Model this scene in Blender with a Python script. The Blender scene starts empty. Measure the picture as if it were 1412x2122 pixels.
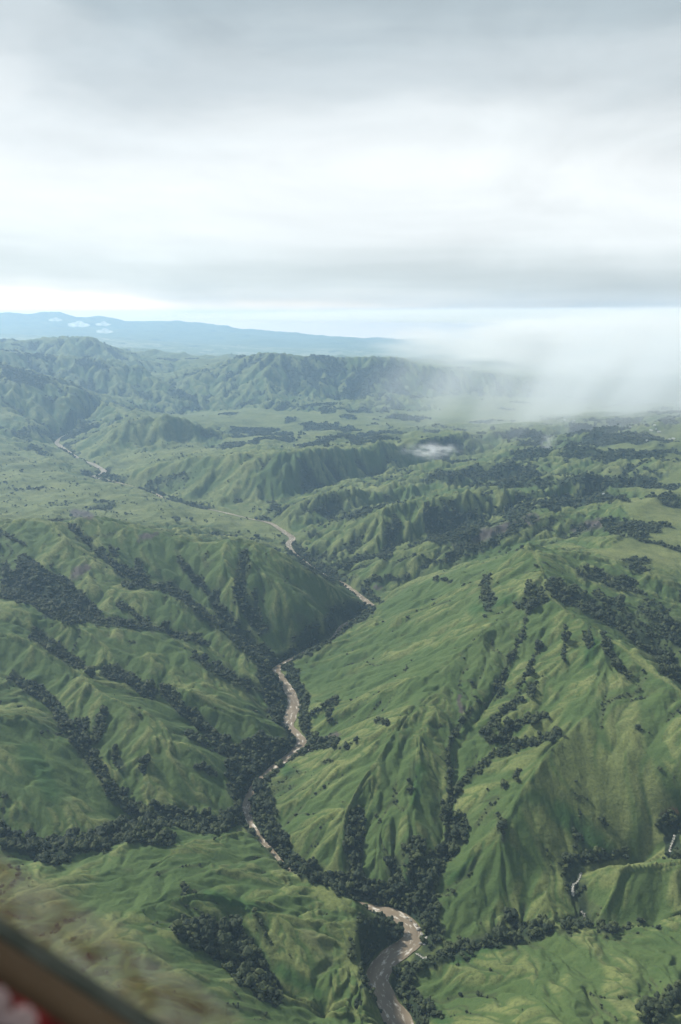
import bpy, bmesh, math, random
import numpy as np
from mathutils import Vector, Matrix

random.seed(7)
rng = np.random.default_rng(11)
scene = bpy.context.scene
COL = scene.collection

# ------------------------------------------------------------------ camera, sky, sun, exposure
H = 900.0                      # height of the aircraft above the river, metres
PW, PH = 1412.0, 2122.0        # photograph size, used to survey the valley from the picture
F = 1650.0                     # focal length in photograph pixels
PITCH = math.atan((1061.0 - 655.0) / F)
HALF_DEG = 35.0

cam_data = bpy.data.cameras.new("camera")
cam_data.sensor_fit = 'VERTICAL'
cam_data.sensor_height = 36.0
cam_data.lens = 36.0 * F / PH
cam_data.clip_start = 0.02
cam_data.clip_end = 200000.0
cam_data.dof.use_dof = True
cam_data.dof.focus_distance = 2000.0
cam_data.dof.aperture_fstop = 3.2
cam = bpy.data.objects.new("camera", cam_data)
cam.location = (0, 0, H)
cam.rotation_euler = (math.radians(90) - PITCH, 0, 0)
COL.objects.link(cam)
scene.camera = cam

SUN_AZ = math.radians(-54)     # from the viewing direction, negative is left
SUN_EL = math.radians(41)
world = bpy.data.worlds.new("World")
scene.world = world
world.use_nodes = True
wn, wl = world.node_tree.nodes, world.node_tree.links
wn.clear()


def N(nodes, t, **kw):
    n = nodes.new(t)
    for k, v in kw.items():
        setattr(n, k, v)
    return n


def ramp(nodes, stops, interp='LINEAR'):
    n = nodes.new('ShaderNodeValToRGB')
    e = n.color_ramp
    e.interpolation = interp
    while len(e.elements) < len(stops):
        e.elements.new(0.5)
    for el, (p, c) in zip(e.elements, stops):
        el.position = p
        el.color = (c[0], c[1], c[2], 1.0) if hasattr(c, '__len__') else (c, c, c, 1.0)
    return n


def build_world():
    out = N(wn, 'ShaderNodeOutputWorld')
    sky = N(wn, 'ShaderNodeTexSky', sky_type='NISHITA', sun_disc=False,
            sun_elevation=SUN_EL, sun_rotation=SUN_AZ, altitude=1500.0)
    bg1 = N(wn, 'ShaderNodeBackground')
    bg1.inputs['Strength'].default_value = 0.1
    wl.new(sky.outputs[0], bg1.inputs['Color'])
    tc = N(wn, 'ShaderNodeTexCoord')
    sep = N(wn, 'ShaderNodeSeparateXYZ')
    wl.new(tc.outputs['Generated'], sep.inputs[0])
    # cloud layer seen in perspective: streaks compressed toward the horizon
    mp = N(wn, 'ShaderNodeMapping')
    mp.inputs['Scale'].default_value = (1.1, 1.1, 3.4)
    wl.new(tc.outputs['Generated'], mp.inputs['Vector'])
    n1 = N(wn, 'ShaderNodeTexNoise')
    n1.inputs['Scale'].default_value = 1.7
    n1.inputs['Detail'].default_value = 5.0
    n1.inputs['Roughness'].default_value = 0.5
    n1.inputs['Distortion'].default_value = 0.35
    wl.new(mp.outputs[0], n1.inputs['Vector'])
    mp2 = N(wn, 'ShaderNodeMapping')
    mp2.inputs['Scale'].default_value = (2.2, 2.2, 30.0)
    mp2.inputs['Rotation'].default_value = (0, math.radians(1.5), 0)
    wl.new(tc.outputs['Generated'], mp2.inputs['Vector'])
    n2 = N(wn, 'ShaderNodeTexNoise')
    n2.inputs['Scale'].default_value = 1.4
    n2.inputs['Detail'].default_value = 6.0
    n2.inputs['Roughness'].default_value = 0.55
    wl.new(mp2.outputs[0], n2.inputs['Vector'])

    def mth(op, a, b=None, clamp=False):
        m = N(wn, 'ShaderNodeMath', operation=op, use_clamp=clamp)
        for i, v in enumerate((a, b)):
            if v is None:
                continue
            if isinstance(v, (int, float)):
                m.inputs[i].default_value = v
            else:
                wl.new(v, m.inputs[i])
        return m.outputs[0]
    z = sep.outputs['Z']
    x = sep.outputs['X']
    # tilted elevation with noise
    e0 = mth('ADD', z, mth('MULTIPLY', x, 0.03))
    e1 = mth('ADD', e0, mth('MULTIPLY', mth('SUBTRACT', n1.outputs['Fac'], 0.5), mth('ADD', mth('MULTIPLY', z, 0.62), 0.055)))
    e2 = mth('ADD', e1, 0.0)
    r = ramp(wn, [(0.0, (1.62, 1.26, .94)), (0.008, (1.42, 1.18, .95)), (0.019, (.90, .91, .89)), (0.032, (.76, .805, .81)), (0.046, (.74, .79, .80)), (0.07, (.86, .905, .915)), (0.10, (.99, 1.02, 1.03)),
                  (0.17, (1.02, 1.045, 1.05)), (0.215, (.90, .94, .955)), (0.265, (.67, .73, .76)), (0.315, (.51, .585, .625)), (0.36, (.41, .485, .53)),
                  (0.6, (.50, .57, .61)), (1.0, (.55, .61, .65))], 'EASE')
    wl.new(e2, r.inputs[0])
    # thin bright and dark bars near the horizon
    bar = mth('MULTIPLY', mth('SUBTRACT', n2.outputs['Fac'], 0.5), 0.9)
    fall = mth('SUBTRACT', 1.0, mth('MULTIPLY', mth('ABSOLUTE', z), 6.0), True)
    n3 = N(wn, 'ShaderNodeTexNoise')
    n3.inputs['Scale'].default_value = 2.4
    n3.inputs['Detail'].default_value = 7.0
    n3.inputs['Roughness'].default_value = 0.58
    n3.inputs['Distortion'].default_value = 0.6
    wl.new(mp.outputs[0], n3.inputs['Vector'])
    lump_ = mth('MULTIPLY', mth('SUBTRACT', n3.outputs['Fac'], 0.5), 0.55)
    dk = mth('MULTIPLY', mth('MULTIPLY', x, 2.4, True), mth('SUBTRACT', 1.0, mth('MULTIPLY', mth('ABSOLUTE', mth('SUBTRACT', e2, 0.04)), 26.0), True))
    lump_ = mth('SUBTRACT', lump_, mth('ADD', mth('MULTIPLY', dk, 0.17), mth('MULTIPLY', mth('MULTIPLY', mth('ADD', x, 0.12), 3.2, True), mth('MULTIPLY', mth('SUBTRACT', 1.0, mth('MULTIPLY', mth('ABSOLUTE', z), 40.0), True), 0.42))))
    bar2 = mth('ADD', mth('ADD', 1.0, lump_), mth('MULTIPLY', bar, mth('ADD', mth('MULTIPLY', fall, 0.42), 0.05)))
    mul = N(wn, 'ShaderNodeMix', data_type='RGBA', blend_type='MULTIPLY')
    mul.inputs['Factor'].default_value = 1.0
    wl.new(r.outputs[0], mul.inputs[6])
    comb = N(wn, 'ShaderNodeCombineXYZ')
    for i in range(3):
        wl.new(bar2, comb.inputs[i])
    wl.new(comb.outputs[0], mul.inputs[7])
    bg2 = N(wn, 'ShaderNodeBackground')
    bg2.inputs['Strength'].default_value = 0.585
    wl.new(mul.outputs[2], bg2.inputs['Color'])
    mix = N(wn, 'ShaderNodeMixShader')
    mix.inputs[0].default_value = 0.94
    wl.new(bg1.outputs[0], mix.inputs[1])
    wl.new(bg2.outputs[0], mix.inputs[2])
    wl.new(mix.outputs[0], out.inputs['Surface'])


build_world()

sun_d = bpy.data.lights.new("sun", 'SUN')
sun_d.energy = 5.0
sun_d.angle = math.radians(8)
sun_d.color = (1.0, 0.95, 0.86)
sun = bpy.data.objects.new("sun", sun_d)
sd = Vector((math.sin(SUN_AZ) * math.cos(SUN_EL), math.cos(SUN_AZ) * math.cos(SUN_EL), math.sin(SUN_EL)))
sun.rotation_euler = sd.to_track_quat('Z', 'Y').to_euler()
sun.location = (0, 0, 3000)
COL.objects.link(sun)

scene.view_settings.view_transform = 'Standard'
scene.view_settings.look = 'None'
scene.view_settings.exposure = 0.75
scene.view_settings.gamma = 1.0
scene.view_settings.use_curve_mapping = False
scene.render.engine = 'CYCLES'
cy = scene.cycles
cy.use_denoising = True
cy.max_bounces = 8
cy.diffuse_bounces = 2
cy.glossy_bounces = 2
cy.transparent_max_bounces = 12
cy.volume_bounces = 6
cy.volume_max_steps = 128
cy.sample_clamp_indirect = 4.0


# ------------------------------------------------------------------ helpers
def ray(px, py):
    """photograph pixel -> direction in the world (arrays allowed)"""
    dx = (np.asarray(px, float) - PW / 2) / F
    dy = -(np.asarray(py, float) - PH / 2) / F
    c, s = math.cos(PITCH), math.sin(PITCH)
    return dx, c + dy * s, -s + dy * c


def project(x, y, z):
    c, s = math.cos(PITCH), math.sin(PITCH)
    zz = z - H
    fwd = y * c - zz * s
    up = y * s + zz * c
    return PW / 2 + F * x / fwd, PH / 2 - F * up / fwd


def link(o, parent=None):
    COL.objects.link(o)
    if parent is not None:
        o.parent = parent
    return o


def tag(o, label=None, cat=None, group=None, kind=None):
    for k, v in (("label", label), ("category", cat), ("group", group), ("kind", kind)):
        if v:
            o[k] = v
    return o


def mesh_obj(name, verts, faces, mat, parent=None, smooth=True):
    me = bpy.data.meshes.new(name)
    me.from_pydata([tuple(v) for v in verts], [], [tuple(f) for f in faces])
    me.update()
    if mat:
        me.materials.append(mat)
    if smooth:
        me.polygons.foreach_set("use_smooth", [True] * len(me.polygons))
    return link(bpy.data.objects.new(name, me), parent)


def bm_obj(name, bm, mat, parent=None, smooth=True):
    me = bpy.data.meshes.new(name)
    bm.to_mesh(me)
    bm.free()
    if mat:
        me.materials.append(mat)
    if smooth:
        me.polygons.foreach_set("use_smooth", [True] * len(me.polygons))
    return link(bpy.data.objects.new(name, me), parent)


def empty(name, loc):
    o = bpy.data.objects.new(name, None)
    o.location = loc
    o.empty_display_size = 1.0
    return link(o)


def material(name):
    m = bpy.data.materials.new(name)
    m.use_nodes = True
    m.node_tree.nodes.clear()
    out = m.node_tree.nodes.new('ShaderNodeOutputMaterial')
    return m, m.node_tree.nodes, m.node_tree.links, out


# ------------------------------------------------------------------ noise
def h2(ix, iy, seed):
    a = (ix.astype(np.int64) * 374761393 + iy.astype(np.int64) * 668265263 + seed * 1442695041) & 0xFFFFFFFF
    a = ((a ^ (a >> 13)) * 1274126177) & 0xFFFFFFFF
    a = a ^ (a >> 16)
    return (a & 0xFFFFFF).astype(np.float32) / np.float32(0xFFFFFF)


def gnoise(x, y, seed):
    fx, fy = np.floor(x), np.floor(y)
    ix, iy = fx.astype(np.int64), fy.astype(np.int64)
    u, v = (x - fx).astype(np.float32), (y - fy).astype(np.float32)
    su, sv = u * u * u * (u * (u * 6 - 15) + 10), v * v * v * (v * (v * 6 - 15) + 10)
    r = []
    for dy in (0, 1):
        for dx in (0, 1):
            a = h2(ix + dx, iy + dy, seed) * 6.2831853
            r.append(np.cos(a) * (u - dx) + np.sin(a) * (v - dy))
    return ((r[0] * (1 - su) + r[1] * su) * (1 - sv) + (r[2] * (1 - su) + r[3] * su) * sv) * 1.5


def fbm(x, y, seed, oct=4, gain=0.5):
    s, a, f = 0, 1.0, 1.0
    for k in range(oct):
        s = s + a * gnoise(x * f + 17.3 * k, y * f - 9.1 * k, seed + k)
        a *= gain
        f *= 2.03
    return s


def ridged(x, y, seed, oct=4):
    s, a, f, w = 0, 1.0, 1.0, 1.0
    for k in range(oct):
        n = 1 - np.abs(gnoise(x * f, y * f, seed + k))
        n = n * n * w
        w = np.clip(n * 1.4, 0, 1)
        s = s + a * n
        a *= 0.5
        f *= 2.1
    return s


def sstep(a, b, x):
    t = np.clip((x - a) / (b - a), 0, 1)
    return t * t * (3 - 2 * t)


# ------------------------------------------------------------------ survey of the valley
# crest and gully lines: picture x, picture y, height above the river
RIVER = [  # picture x, y, width in metres (water level 0)
    (850, 2180, 40), (830, 2122, 40), (800, 2075, 38), (782, 2030, 38), (802, 1990, 36), (835, 1965, 34), (856, 1945, 34),
    (852, 1922, 32), (830, 1902, 28), (800, 1889, 24), (765, 1882, 22), (715, 1866, 14), (660, 1842, 12), (605, 1810, 11), (578, 1782, 11),
    (546, 1745, 11), (522, 1710, 13), (511, 1680, 16), (516, 1650, 15), (532, 1622, 13), (562, 1594, 13), (597, 1570, 22),
    (617, 1555, 28), (625, 1537, 26), (613, 1519, 20), (597, 1504, 30), (601, 1485, 34), (609, 1460, 32), (599, 1430, 28), (583, 1406, 26),
    (573, 1388, 24), (585, 1375, 14), (610, 1362, 12), (650, 1342, 12), (690, 1324, 22), (704, 1311, 32), (715, 1297, 32), (742, 1281, 20),
    (774, 1269, 26), (773, 1257, 26), (745, 1235, 26), (715, 1213, 30), (698, 1205, 30), (670, 1190, 14), (640, 1170, 12), (610, 1145, 12), (598, 1128, 26), (606, 1115, 30),
    (591, 1103, 27), (576, 1093, 22), (558, 1083, 22), (515, 1074, 6), (475, 1064, 18), (420, 1052, 5), (370, 1042, 9), (340, 1033, 22), (320, 1022, 20), (270, 1006, 6),
    (215, 993, 40), (190, 988, 44), (205, 984, 44), (216, 978, 50), (210, 971, 46), (190, 960, 44), (172, 954, 34), (145, 938, 34), (125, 924, 50), (118, 915, 50), (140, 900, 40), (200, 880, 40)]

LZ = [
    # --- left block, from the far crest forward
    [(-120, 1085, 280), (0, 1085, 280), (60, 1072, 294), (130, 1080, 285), (200, 1070, 285), (260, 1090, 265), (330, 1098, 255), (400, 1122, 232), (440, 1122, 232), (480, 1112, 242),
     (530, 1125, 225), (600, 1150, 196), (640, 1185, 152), (690, 1216, 100), (735, 1240, 50), (765, 1258, 8)],
    [(80, 1073, 292), (127, 1107, 270), (175, 1140, 240), (232, 1175, 205), (290, 1210, 165)],
    [(127, 1107, 270), (181, 1175, 215), (205, 1210, 190), (240, 1222, 182), (330, 1225, 178), (400, 1265, 148), (450, 1300, 115), (490, 1325, 95), (530, 1370, 62), (565, 1400, 38), (590, 1450, 10)],
    [(480, 1112, 242), (505, 1150, 215), (560, 1195, 170), (640, 1255, 100), (700, 1295, 40)],
    [(440, 1122, 232), (460, 1165, 205), (480, 1215, 150), (500, 1265, 110)],
    [(540, 1130, 222), (560, 1200, 160), (600, 1270, 95), (640, 1320, 30)],
    [(150, 1095, 260), (240, 1190, 192), (300, 1213, 160), (350, 1216, 148), (400, 1245, 118), (440, 1270, 95), (480, 1305, 70), (525, 1345, 35), (568, 1385, 3)],
    [(370, 1165, 190), (440, 1235, 125), (470, 1290, 78)],
    [(502, 1165, 195), (498, 1240, 125), (530, 1300, 70), (560, 1360, 20)],
    [(-120, 1190, 215), (20, 1200, 200), (100, 1250, 162), (210, 1287, 140), (300, 1295, 125), (380, 1318, 105), (430, 1335, 93), (460, 1380, 68), (500, 1420, 45), (555, 1485, 5)],
    [(-120, 1225, 225), (0, 1245, 215), (40, 1250, 213), (88, 1280, 195), (158, 1296, 182), (200, 1322, 165), (242, 1350, 145)],
    [(170, 1297, 180), (218, 1293, 172), (270, 1302, 162), (320, 1322, 146), (400, 1350, 120), (460, 1400, 90), (510, 1440, 60), (560, 1488, 20)],
    [(75, 1320, 170), (150, 1375, 138), (190, 1395, 130), (250, 1402, 120), (315, 1435, 97), (345, 1450, 88), (380, 1475, 75), (430, 1510, 55), (480, 1550, 34), (545, 1600, 3)],
    [(380, 1425, 112), (430, 1465, 88), (525, 1485, 62), (590, 1507, 26), (615, 1530, 4)],
    [(-120, 1300, 215), (0, 1312, 202), (65, 1327, 192), (135, 1372, 166), (170, 1400, 152), (215, 1440, 140), (270, 1465, 130), (340, 1495, 110), (370, 1530, 94), (415, 1555, 80), (460, 1590, 60),
     (490, 1640, 34), (505, 1690, 6)],
    [(340, 1495, 110), (350, 1560, 90), (370, 1620, 60), (400, 1680, 28)],
    [(-120, 1370, 165), (30, 1410, 140), (100, 1445, 124), (145, 1515, 104), (185, 1570, 84), (225, 1625, 65), (250, 1660, 54), (310, 1697, 40)],
    [(-120, 1460, 190), (0, 1495, 175), (50, 1485, 170), (100, 1515, 150), (145, 1540, 135), (170, 1560, 120), (200, 1600, 100), (220, 1640, 84), (260, 1672, 60)],
    [(-120, 1730, 110), (0, 1752, 92), (100, 1782, 70), (200, 1757, 55), (330, 1705, 38), (430, 1705, 20), (505, 1697, 6)],
    # --- near left hill
    [(-120, 1770, 150), (0, 1765, 128), (60, 1776, 122), (115, 1802, 118), (160, 1785, 108), (200, 1762, 102), (260, 1738, 92), (330, 1712, 88), (370, 1722, 80), (430, 1734, 74), (490, 1715, 66), (522, 1722, 60),
     (550, 1760, 50), (590, 1815, 44), (640, 1822, 64), (700, 1845, 66), (745, 1866, 66)],
    [(745, 1866, 66), (752, 1892, 60), (752, 1960, 56), (748, 2010, 62), (752, 2055, 62), (790, 2115, 38), (810, 2160, 24)],
    [(215, 1822, 135), (300, 1795, 118), (365, 1765, 100), (430, 1772, 90), (520, 1800, 70), (600, 1845, 50)],
    [(-150, 1900, 210), (100, 1850, 160), (300, 1870, 142), (420, 1850, 122), (560, 1880, 90), (680, 1930, 66), (748, 2000, 58)],
    [(390, 1890, 116), (450, 1940, 100), (520, 1995, 80), (590, 2060, 55), (680, 2125, 25)],
    [(-150, 2122, 290), (0, 2122, 262), (300, 2122, 212), (450, 2100, 160), (560, 2130, 120)],
    [(300, 1960, 175), (400, 2010, 150), (520, 2080, 115)],
    # --- right hill
    [(782, 1261, 6), (800, 1247, 36), (856, 1212, 128), (941, 1185, 205), (996, 1184, 235), (1056, 1150, 272), (1090, 1125, 306), (1105, 1150, 304), (1126, 1185, 294), (1130, 1235, 275), (1190, 1280, 264), (1250, 1315, 256),
     (1320, 1360, 246), (1412, 1430, 236), (1540, 1520, 230)],
    [(1090, 1125, 296), (1156, 1140, 290), (1206, 1150, 280), (1300, 1188, 256), (1412, 1225, 235), (1540, 1280, 215)],
    [(1150, 1200, 284), (1220, 1228, 266), (1300, 1264, 250), (1380, 1312, 230), (1500, 1390, 205)],
    [(1160, 1228, 262), (1235, 1268, 236), (1300, 1302, 216), (1362, 1347, 196), (1412, 1400, 176), (1540, 1490, 140)],
    [(1207, 1190, 262), (1277, 1210, 245), (1412, 1258, 212), (1540, 1310, 180)],
    [(1250, 1315, 256), (1245, 1380, 236), (1236, 1440, 214), (1180, 1500, 186), (1131, 1555, 166), (1110, 1600, 148), (1062, 1660, 120), (1035, 1740, 88), (1050, 1830, 48), (1085, 1915, 14)],
    [(1050, 1670, 112), (1000, 1720, 80), (960, 1800, 50), (930, 1890, 22)],
    [(1130, 1560, 164), (1150, 1650, 118), (1170, 1740, 70), (1180, 1800, 44)],
    [(1126, 1185, 292), (1100, 1240, 268), (1060, 1275, 238), (1000, 1310, 222), (900, 1382, 178), (800, 1432, 128), (720, 1472, 74), (650, 1506, 14)],
    [(1056, 1152, 268), (960, 1240, 200), (860, 1310, 130), (760, 1360, 70), (660, 1400, 12)],
    [(975, 1275, 195), (860, 1345, 122), (760, 1390, 68), (640, 1430, 4)],
    [(1100, 1240, 268), (1090, 1330, 214), (1050, 1400, 176), (1010, 1460, 148), (985, 1500, 132)],
    [(1130, 1240, 272), (1180, 1340, 228), (1130, 1420, 192), (1070, 1480, 160)],
    [(860, 1960, 1), (880, 1880, 12), (890, 1820, 25), (925, 1760, 42), (935, 1700, 60), (930, 1620, 86), (935, 1560, 109), (940, 1520, 126), (976, 1470, 148), (985, 1420, 169), (1020, 1350, 208)],
    [(938, 1640, 80), (960, 1620, 91), (1000, 1590, 107), (1030, 1560, 121), (1085, 1542, 137), (1150, 1520, 160)],
    [(1000, 1535, 127), (1040, 1505, 146), (1090, 1478, 164), (1150, 1432, 190), (1200, 1390, 215)],
    [(950, 1395, 176), (870, 1450, 152), (815, 1525, 128), (780, 1580, 106), (740, 1650, 80), (715, 1720, 55), (695, 1795, 22)],
    [(870, 1530, 130), (862, 1620, 102), (850, 1700, 75), (845, 1790, 45), (845, 1860, 15)],
    [(815, 1525, 128), (740, 1542, 97), (685, 1560, 65), (640, 1585, 26)],
    [(780, 1580, 106), (800, 1680, 72), (785, 1760, 44), (785, 1830, 15)],
    [(780, 1640, 80), (740, 1700, 48), (733, 1780, 22), (733, 1855, 6)],
    [(815, 1730, 46), (826, 1800, 26), (830, 1875, 7)],
    [(632, 1546, 3), (690, 1522, 38), (740, 1497, 74), (800, 1472, 109), (860, 1438, 146)],
    [(1412, 1560, 190), (1540, 1600, 200)],
    [(1300, 1560, 172), (1310, 1640, 130), (1320, 1720, 90)],
    # side stream on the right
    [(1540, 1640, 150), (1412, 1705, 86), (1388, 1765, 70), (1335, 1796, 42), (1260, 1805, 40), (1202, 1824, 41), (1190, 1868, 34), (1210, 1903, 27), (1160, 1928, 22), (1100, 1938, 16), (1000, 1952, 9), (930, 1976, 5), (868, 1992, 1)],
    [(1212, 1832, 52), (1240, 1806, 78), (1300, 1796, 96), (1412, 1786, 108), (1540, 1790, 115)],
    [(1300, 1796, 96), (1270, 1860, 68), (1240, 1910, 40)],
    [(1235, 1928, 32), (1330, 1920, 48), (1412, 1895, 62), (1540, 1880, 80)],
    [(845, 2030, 10), (880, 1996, 18), (960, 1966, 34), (1030, 1946, 44), (1120, 1906, 55), (1142, 1901, 57), (1172, 1918, 54), (1240, 1936, 58), (1330, 1945, 70), (1412, 1962, 76), (1540, 1980, 90)],
    [(1112, 2025, 105), (1110, 2050, 112), (1180, 2122, 140), (1300, 2150, 150)],
    [(855, 2050, 12), (870, 2100, 20), (900, 2150, 34)],
    [(1412, 2050, 122), (1370, 2100, 128), (1320, 2140, 135)],
    # --- beyond the bend, right
    [(715, 1196, 14), (756, 1186, 48), (841, 1160, 110), (931, 1120, 160), (1026, 1095, 200), (1096, 1075, 230), (1156, 1065, 245), (1231, 1055, 262), (1281, 1035, 290), (1350, 1040, 285), (1500, 1060, 280)],
    [(1281, 1035, 290), (1310, 1090, 274), (1270, 1140, 262)],
    [(786, 1254, 3), (830, 1216, 38), (900, 1186, 88), (1000, 1160, 140), (1080, 1120, 180), (1160, 1114, 195), (1240, 1125, 215)],
    [(702, 1200, 3), (800, 1150, 50), (880, 1115, 75), (1000, 1075, 130), (1100, 1050, 165), (1250, 1015, 213), (1412, 960, 275)],
    [(642, 1128, 14), (690, 1096, 68), (760, 1076, 125), (806, 1055, 165), (906, 1035, 190), (1016, 1030, 197), (1100, 1018, 217), (1230, 1000, 242), (1320, 970, 290)],
    [(806, 1055, 165), (760, 1110, 85), (715, 1165, 14)],
    [(906, 1035, 190), (880, 1080, 130)],
    [(622, 1112, 3), (700, 1077, 30), (800, 1042, 70), (950, 1015, 115), (1100, 990, 165), (1300, 950, 240)],
    [(580, 1088, 8), (650, 1042, 84), (706, 1015, 135), (786, 1018, 108), (856, 1003, 132), (986, 993, 162), (1100, 960, 205), (1250, 920, 255), (1412, 880, 300), (1540, 850, 320)],
    [(520, 1062, 4), (600, 1030, 25), (700, 1000, 45), (830, 970, 75), (950, 940, 115), (1100, 912, 150), (1300, 885, 190)],
    [(232, 987, 22), (300, 968, 95), (380, 951, 145), (480, 940, 190), (600, 938, 215), (706, 930, 200), (830, 922, 186), (950, 905, 185), (1100, 888, 195), (1300, 872, 215), (1500, 850, 250)],
    [(380, 951, 145), (370, 985, 70), (350, 1020, 12)],
    [(480, 940, 190), (455, 985, 95), (430, 1030, 15)],
    [(620, 938, 215), (575, 985, 120), (540, 1035, 22)],
    [(706, 930, 200), (690, 965, 120)],
    [(300, 938, 15), (480, 906, 30), (600, 892, 40), (800, 890, 70), (1000, 872, 100), (1200, 855, 130)],
    [(135, 930, 8), (200, 895, 108), (270, 870, 195), (350, 855, 242), (400, 862, 222), (430, 880, 150), (480, 903, 60)],
    [(350, 855, 242), (340, 900, 120), (300, 945, 22)],
    [(270, 870, 195), (230, 915, 80), (200, 950, 18)],
    [(400, 862, 222), (420, 900, 90), (430, 930, 30)],
    [(200, 880, 10), (420, 846, 40), (560, 850, 60), (700, 860, 70), (900, 850, 90)],
    # plain on the left bank
    [(-120, 1058, 66), (0, 1050, 60), (150, 1050, 52), (300, 1050, 44), (450, 1092, 24), (540, 1118, 12)],
    [(-120, 1000, 80), (0, 1000, 70), (150, 1000, 58), (260, 1030, 40)],
    [(-120, 950, 105), (0, 950, 90), (90, 955, 66), (140, 975, 44)],
    [(-120, 905, 150), (0, 905, 120), (60, 925, 70)],
]
LD = [  # far lines: picture x, y, distance
    [(-200, 735, 7500), (0, 748, 7500), (60, 765, 7400), (100, 782, 7400), (160, 805, 7200), (235, 842, 6900), (260, 862, 6500)],
    [(60, 765, 7400), (70, 810, 7000)], [(160, 805, 7200), (150, 845, 6700)],
    [(-200, 840, 6700), (0, 850, 6700), (80, 880, 6200)],
    [(-200, 795, 8300), (0, 795, 8300), (130, 818, 8000), (240, 812, 8100), (330, 830, 7800)],
    [(-200, 728, 8800), (0, 726, 8800), (80, 731, 8900), (150, 735, 8800), (220, 745, 8700), (290, 756, 8600), (345, 795, 8200), (400, 838, 7700)],
    [(150, 735, 8800), (165, 775, 8450), (185, 800, 8250)], [(220, 745, 8700), (250, 785, 8350)], [(80, 731, 8900), (100, 765, 8600)], [(290, 756, 8600), (300, 800, 8200)],
    [(-200, 745, 9900), (0, 742, 9900), (150, 748, 9900), (300, 790, 8900), (400, 826, 7900)],
    [(-200, 702, 10700), (0, 697, 10700), (50, 699, 10800), (110, 704, 10600), (140, 703, 10500), (190, 700, 10500), (215, 707, 10400), (240, 721, 10300), (300, 748, 10100), (345, 772, 9700)],
    [(190, 700, 10500), (205, 730, 10150)], [(110, 704, 10600), (100, 730, 10250)], [(240, 721, 10300), (255, 745, 10000)],
    [(220, 722, 14500), (272, 714, 14500), (300, 724, 14500), (345, 748, 14000), (380, 765, 13500)],
    [(340, 776, 9700), (420, 756, 9300), (500, 745, 8900), (540, 735, 8600), (582, 729, 8500), (640, 738, 8500), (700, 741, 8500), (790, 738, 8450), (830, 745, 8450), (862, 760, 8450), (900, 765, 8500),
     (960, 768, 8700), (1060, 776, 9000), (1200, 790, 9500), (1400, 790, 10000), (1600, 790, 10000)],
    [(560, 733, 8550), (545, 775, 8100), (570, 805, 7850)], [(640, 738, 8500), (632, 785, 8050), (655, 820, 7700)], [(460, 750, 9100), (445, 795, 8400), (435, 835, 7800)],
    [(740, 740, 8480), (730, 790, 8000)], [(830, 745, 8450), (840, 790, 8050)],
    [(500, 790, 8250), (600, 812, 7900), (690, 825, 7750), (760, 828, 7700), (860, 820, 7850), (960, 820, 8000)],
    [(620, 838, 7350), (800, 845, 7000), (1000, 850, 6900)],
    [(720, 835, 7550), (760, 818, 7500), (790, 808, 7450), (820, 816, 7450), (860, 835, 7350)],
    [(900, 815, 8300), (1100, 825, 8300), (1412, 815, 8800), (1600, 815, 8800)],
    [(-300, 690, 20000), (0, 692, 20000), (200, 700, 19000), (420, 738, 16500), (600, 733, 17500), (800, 735, 17500), (1100, 740, 17000), (1412, 745, 17000), (1700, 745, 17000)],
    [(-300, 697, 21500), (0, 697, 21500), (300, 701, 21000), (500, 713, 20500), (750, 722, 20500), (1000, 725, 20500), (1412, 725, 20500), (1700, 725, 20500)],
    [(-300, 652, 27000), (0, 649, 27000), (60, 648, 27000), (105, 647, 27000), (122, 643, 27000), (150, 655, 27000), (200, 655, 27000), (260, 660, 27000), (330, 660, 27000), (410, 668, 27000), (470, 674, 26500), (500, 682, 26500), (600, 688, 26500), (650, 696, 26500), (750, 703, 26500), (900, 708, 26500),
     (1100, 708, 26500), (1412, 708, 26500), (1700, 708, 26500)],
    [(60, 648, 27000), (70, 675, 24500)], [(260, 660, 27000), (270, 685, 24500)], [(410, 668, 27000), (420, 692, 24000)], [(150, 655, 27000), (165, 680, 24500)], [(330, 660, 27000), (345, 688, 24000)],
    [(-300, 672, 29500), (600, 700, 29500), (1700, 712, 29500)],
]

TH0, TH1 = -math.radians(HALF_DEG), math.radians(HALF_DEG)
R0, R1 = 330.0, 30000.0
L0, L1 = math.log(R0), math.log(R1)


def line_points(pts, far=False, n=24):
    p = np.array(pts, float)
    out = []
    for a, b in zip(p[:-1], p[1:]):
        t = np.linspace(0, 1, n, endpoint=False)[:, None]
        out.append(a + (b - a) * t)
    out.append(p[-1:])
    q = np.concatenate(out)
    dx, dy, dz = ray(q[:, 0], q[:, 1])
    hor = np.hypot(dx, dy)
    d = q[:, 2] if far else (H - q[:, 2]) / (-dz / hor)
    return np.stack([dx / hor * d, dy / hor * d, H + dz / hor * d], 1)


riv_px = np.array(RIVER, float)
dx, dy, dz = ray(riv_px[:, 0], riv_px[:, 1])
riv = np.stack([dx / -dz * H, dy / -dz * H, riv_px[:, 2] * np.where(riv_px[:, 1] < 1062, 0.72, 0.9)], 1)       # x, y, width


def smooth_line(p, n=10):
    """Catmull-Rom through the points"""
    q = np.concatenate([2 * p[:1] - p[1:2], p, 2 * p[-1:] - p[-2:-1]])
    out = []
    for i in range(1, len(q) - 2):
        t = np.linspace(0, 1, n, endpoint=False)[:, None]
        a, b, c, d = q[i - 1], q[i], q[i + 1], q[i + 2]
        out.append(0.5 * (2 * b + (c - a) * t + (2 * a - 5 * b + 4 * c - d) * t ** 2 + (3 * b - a - 3 * c + d) * t ** 3))
    out.append(p[-1:])
    return np.concatenate(out)


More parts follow.
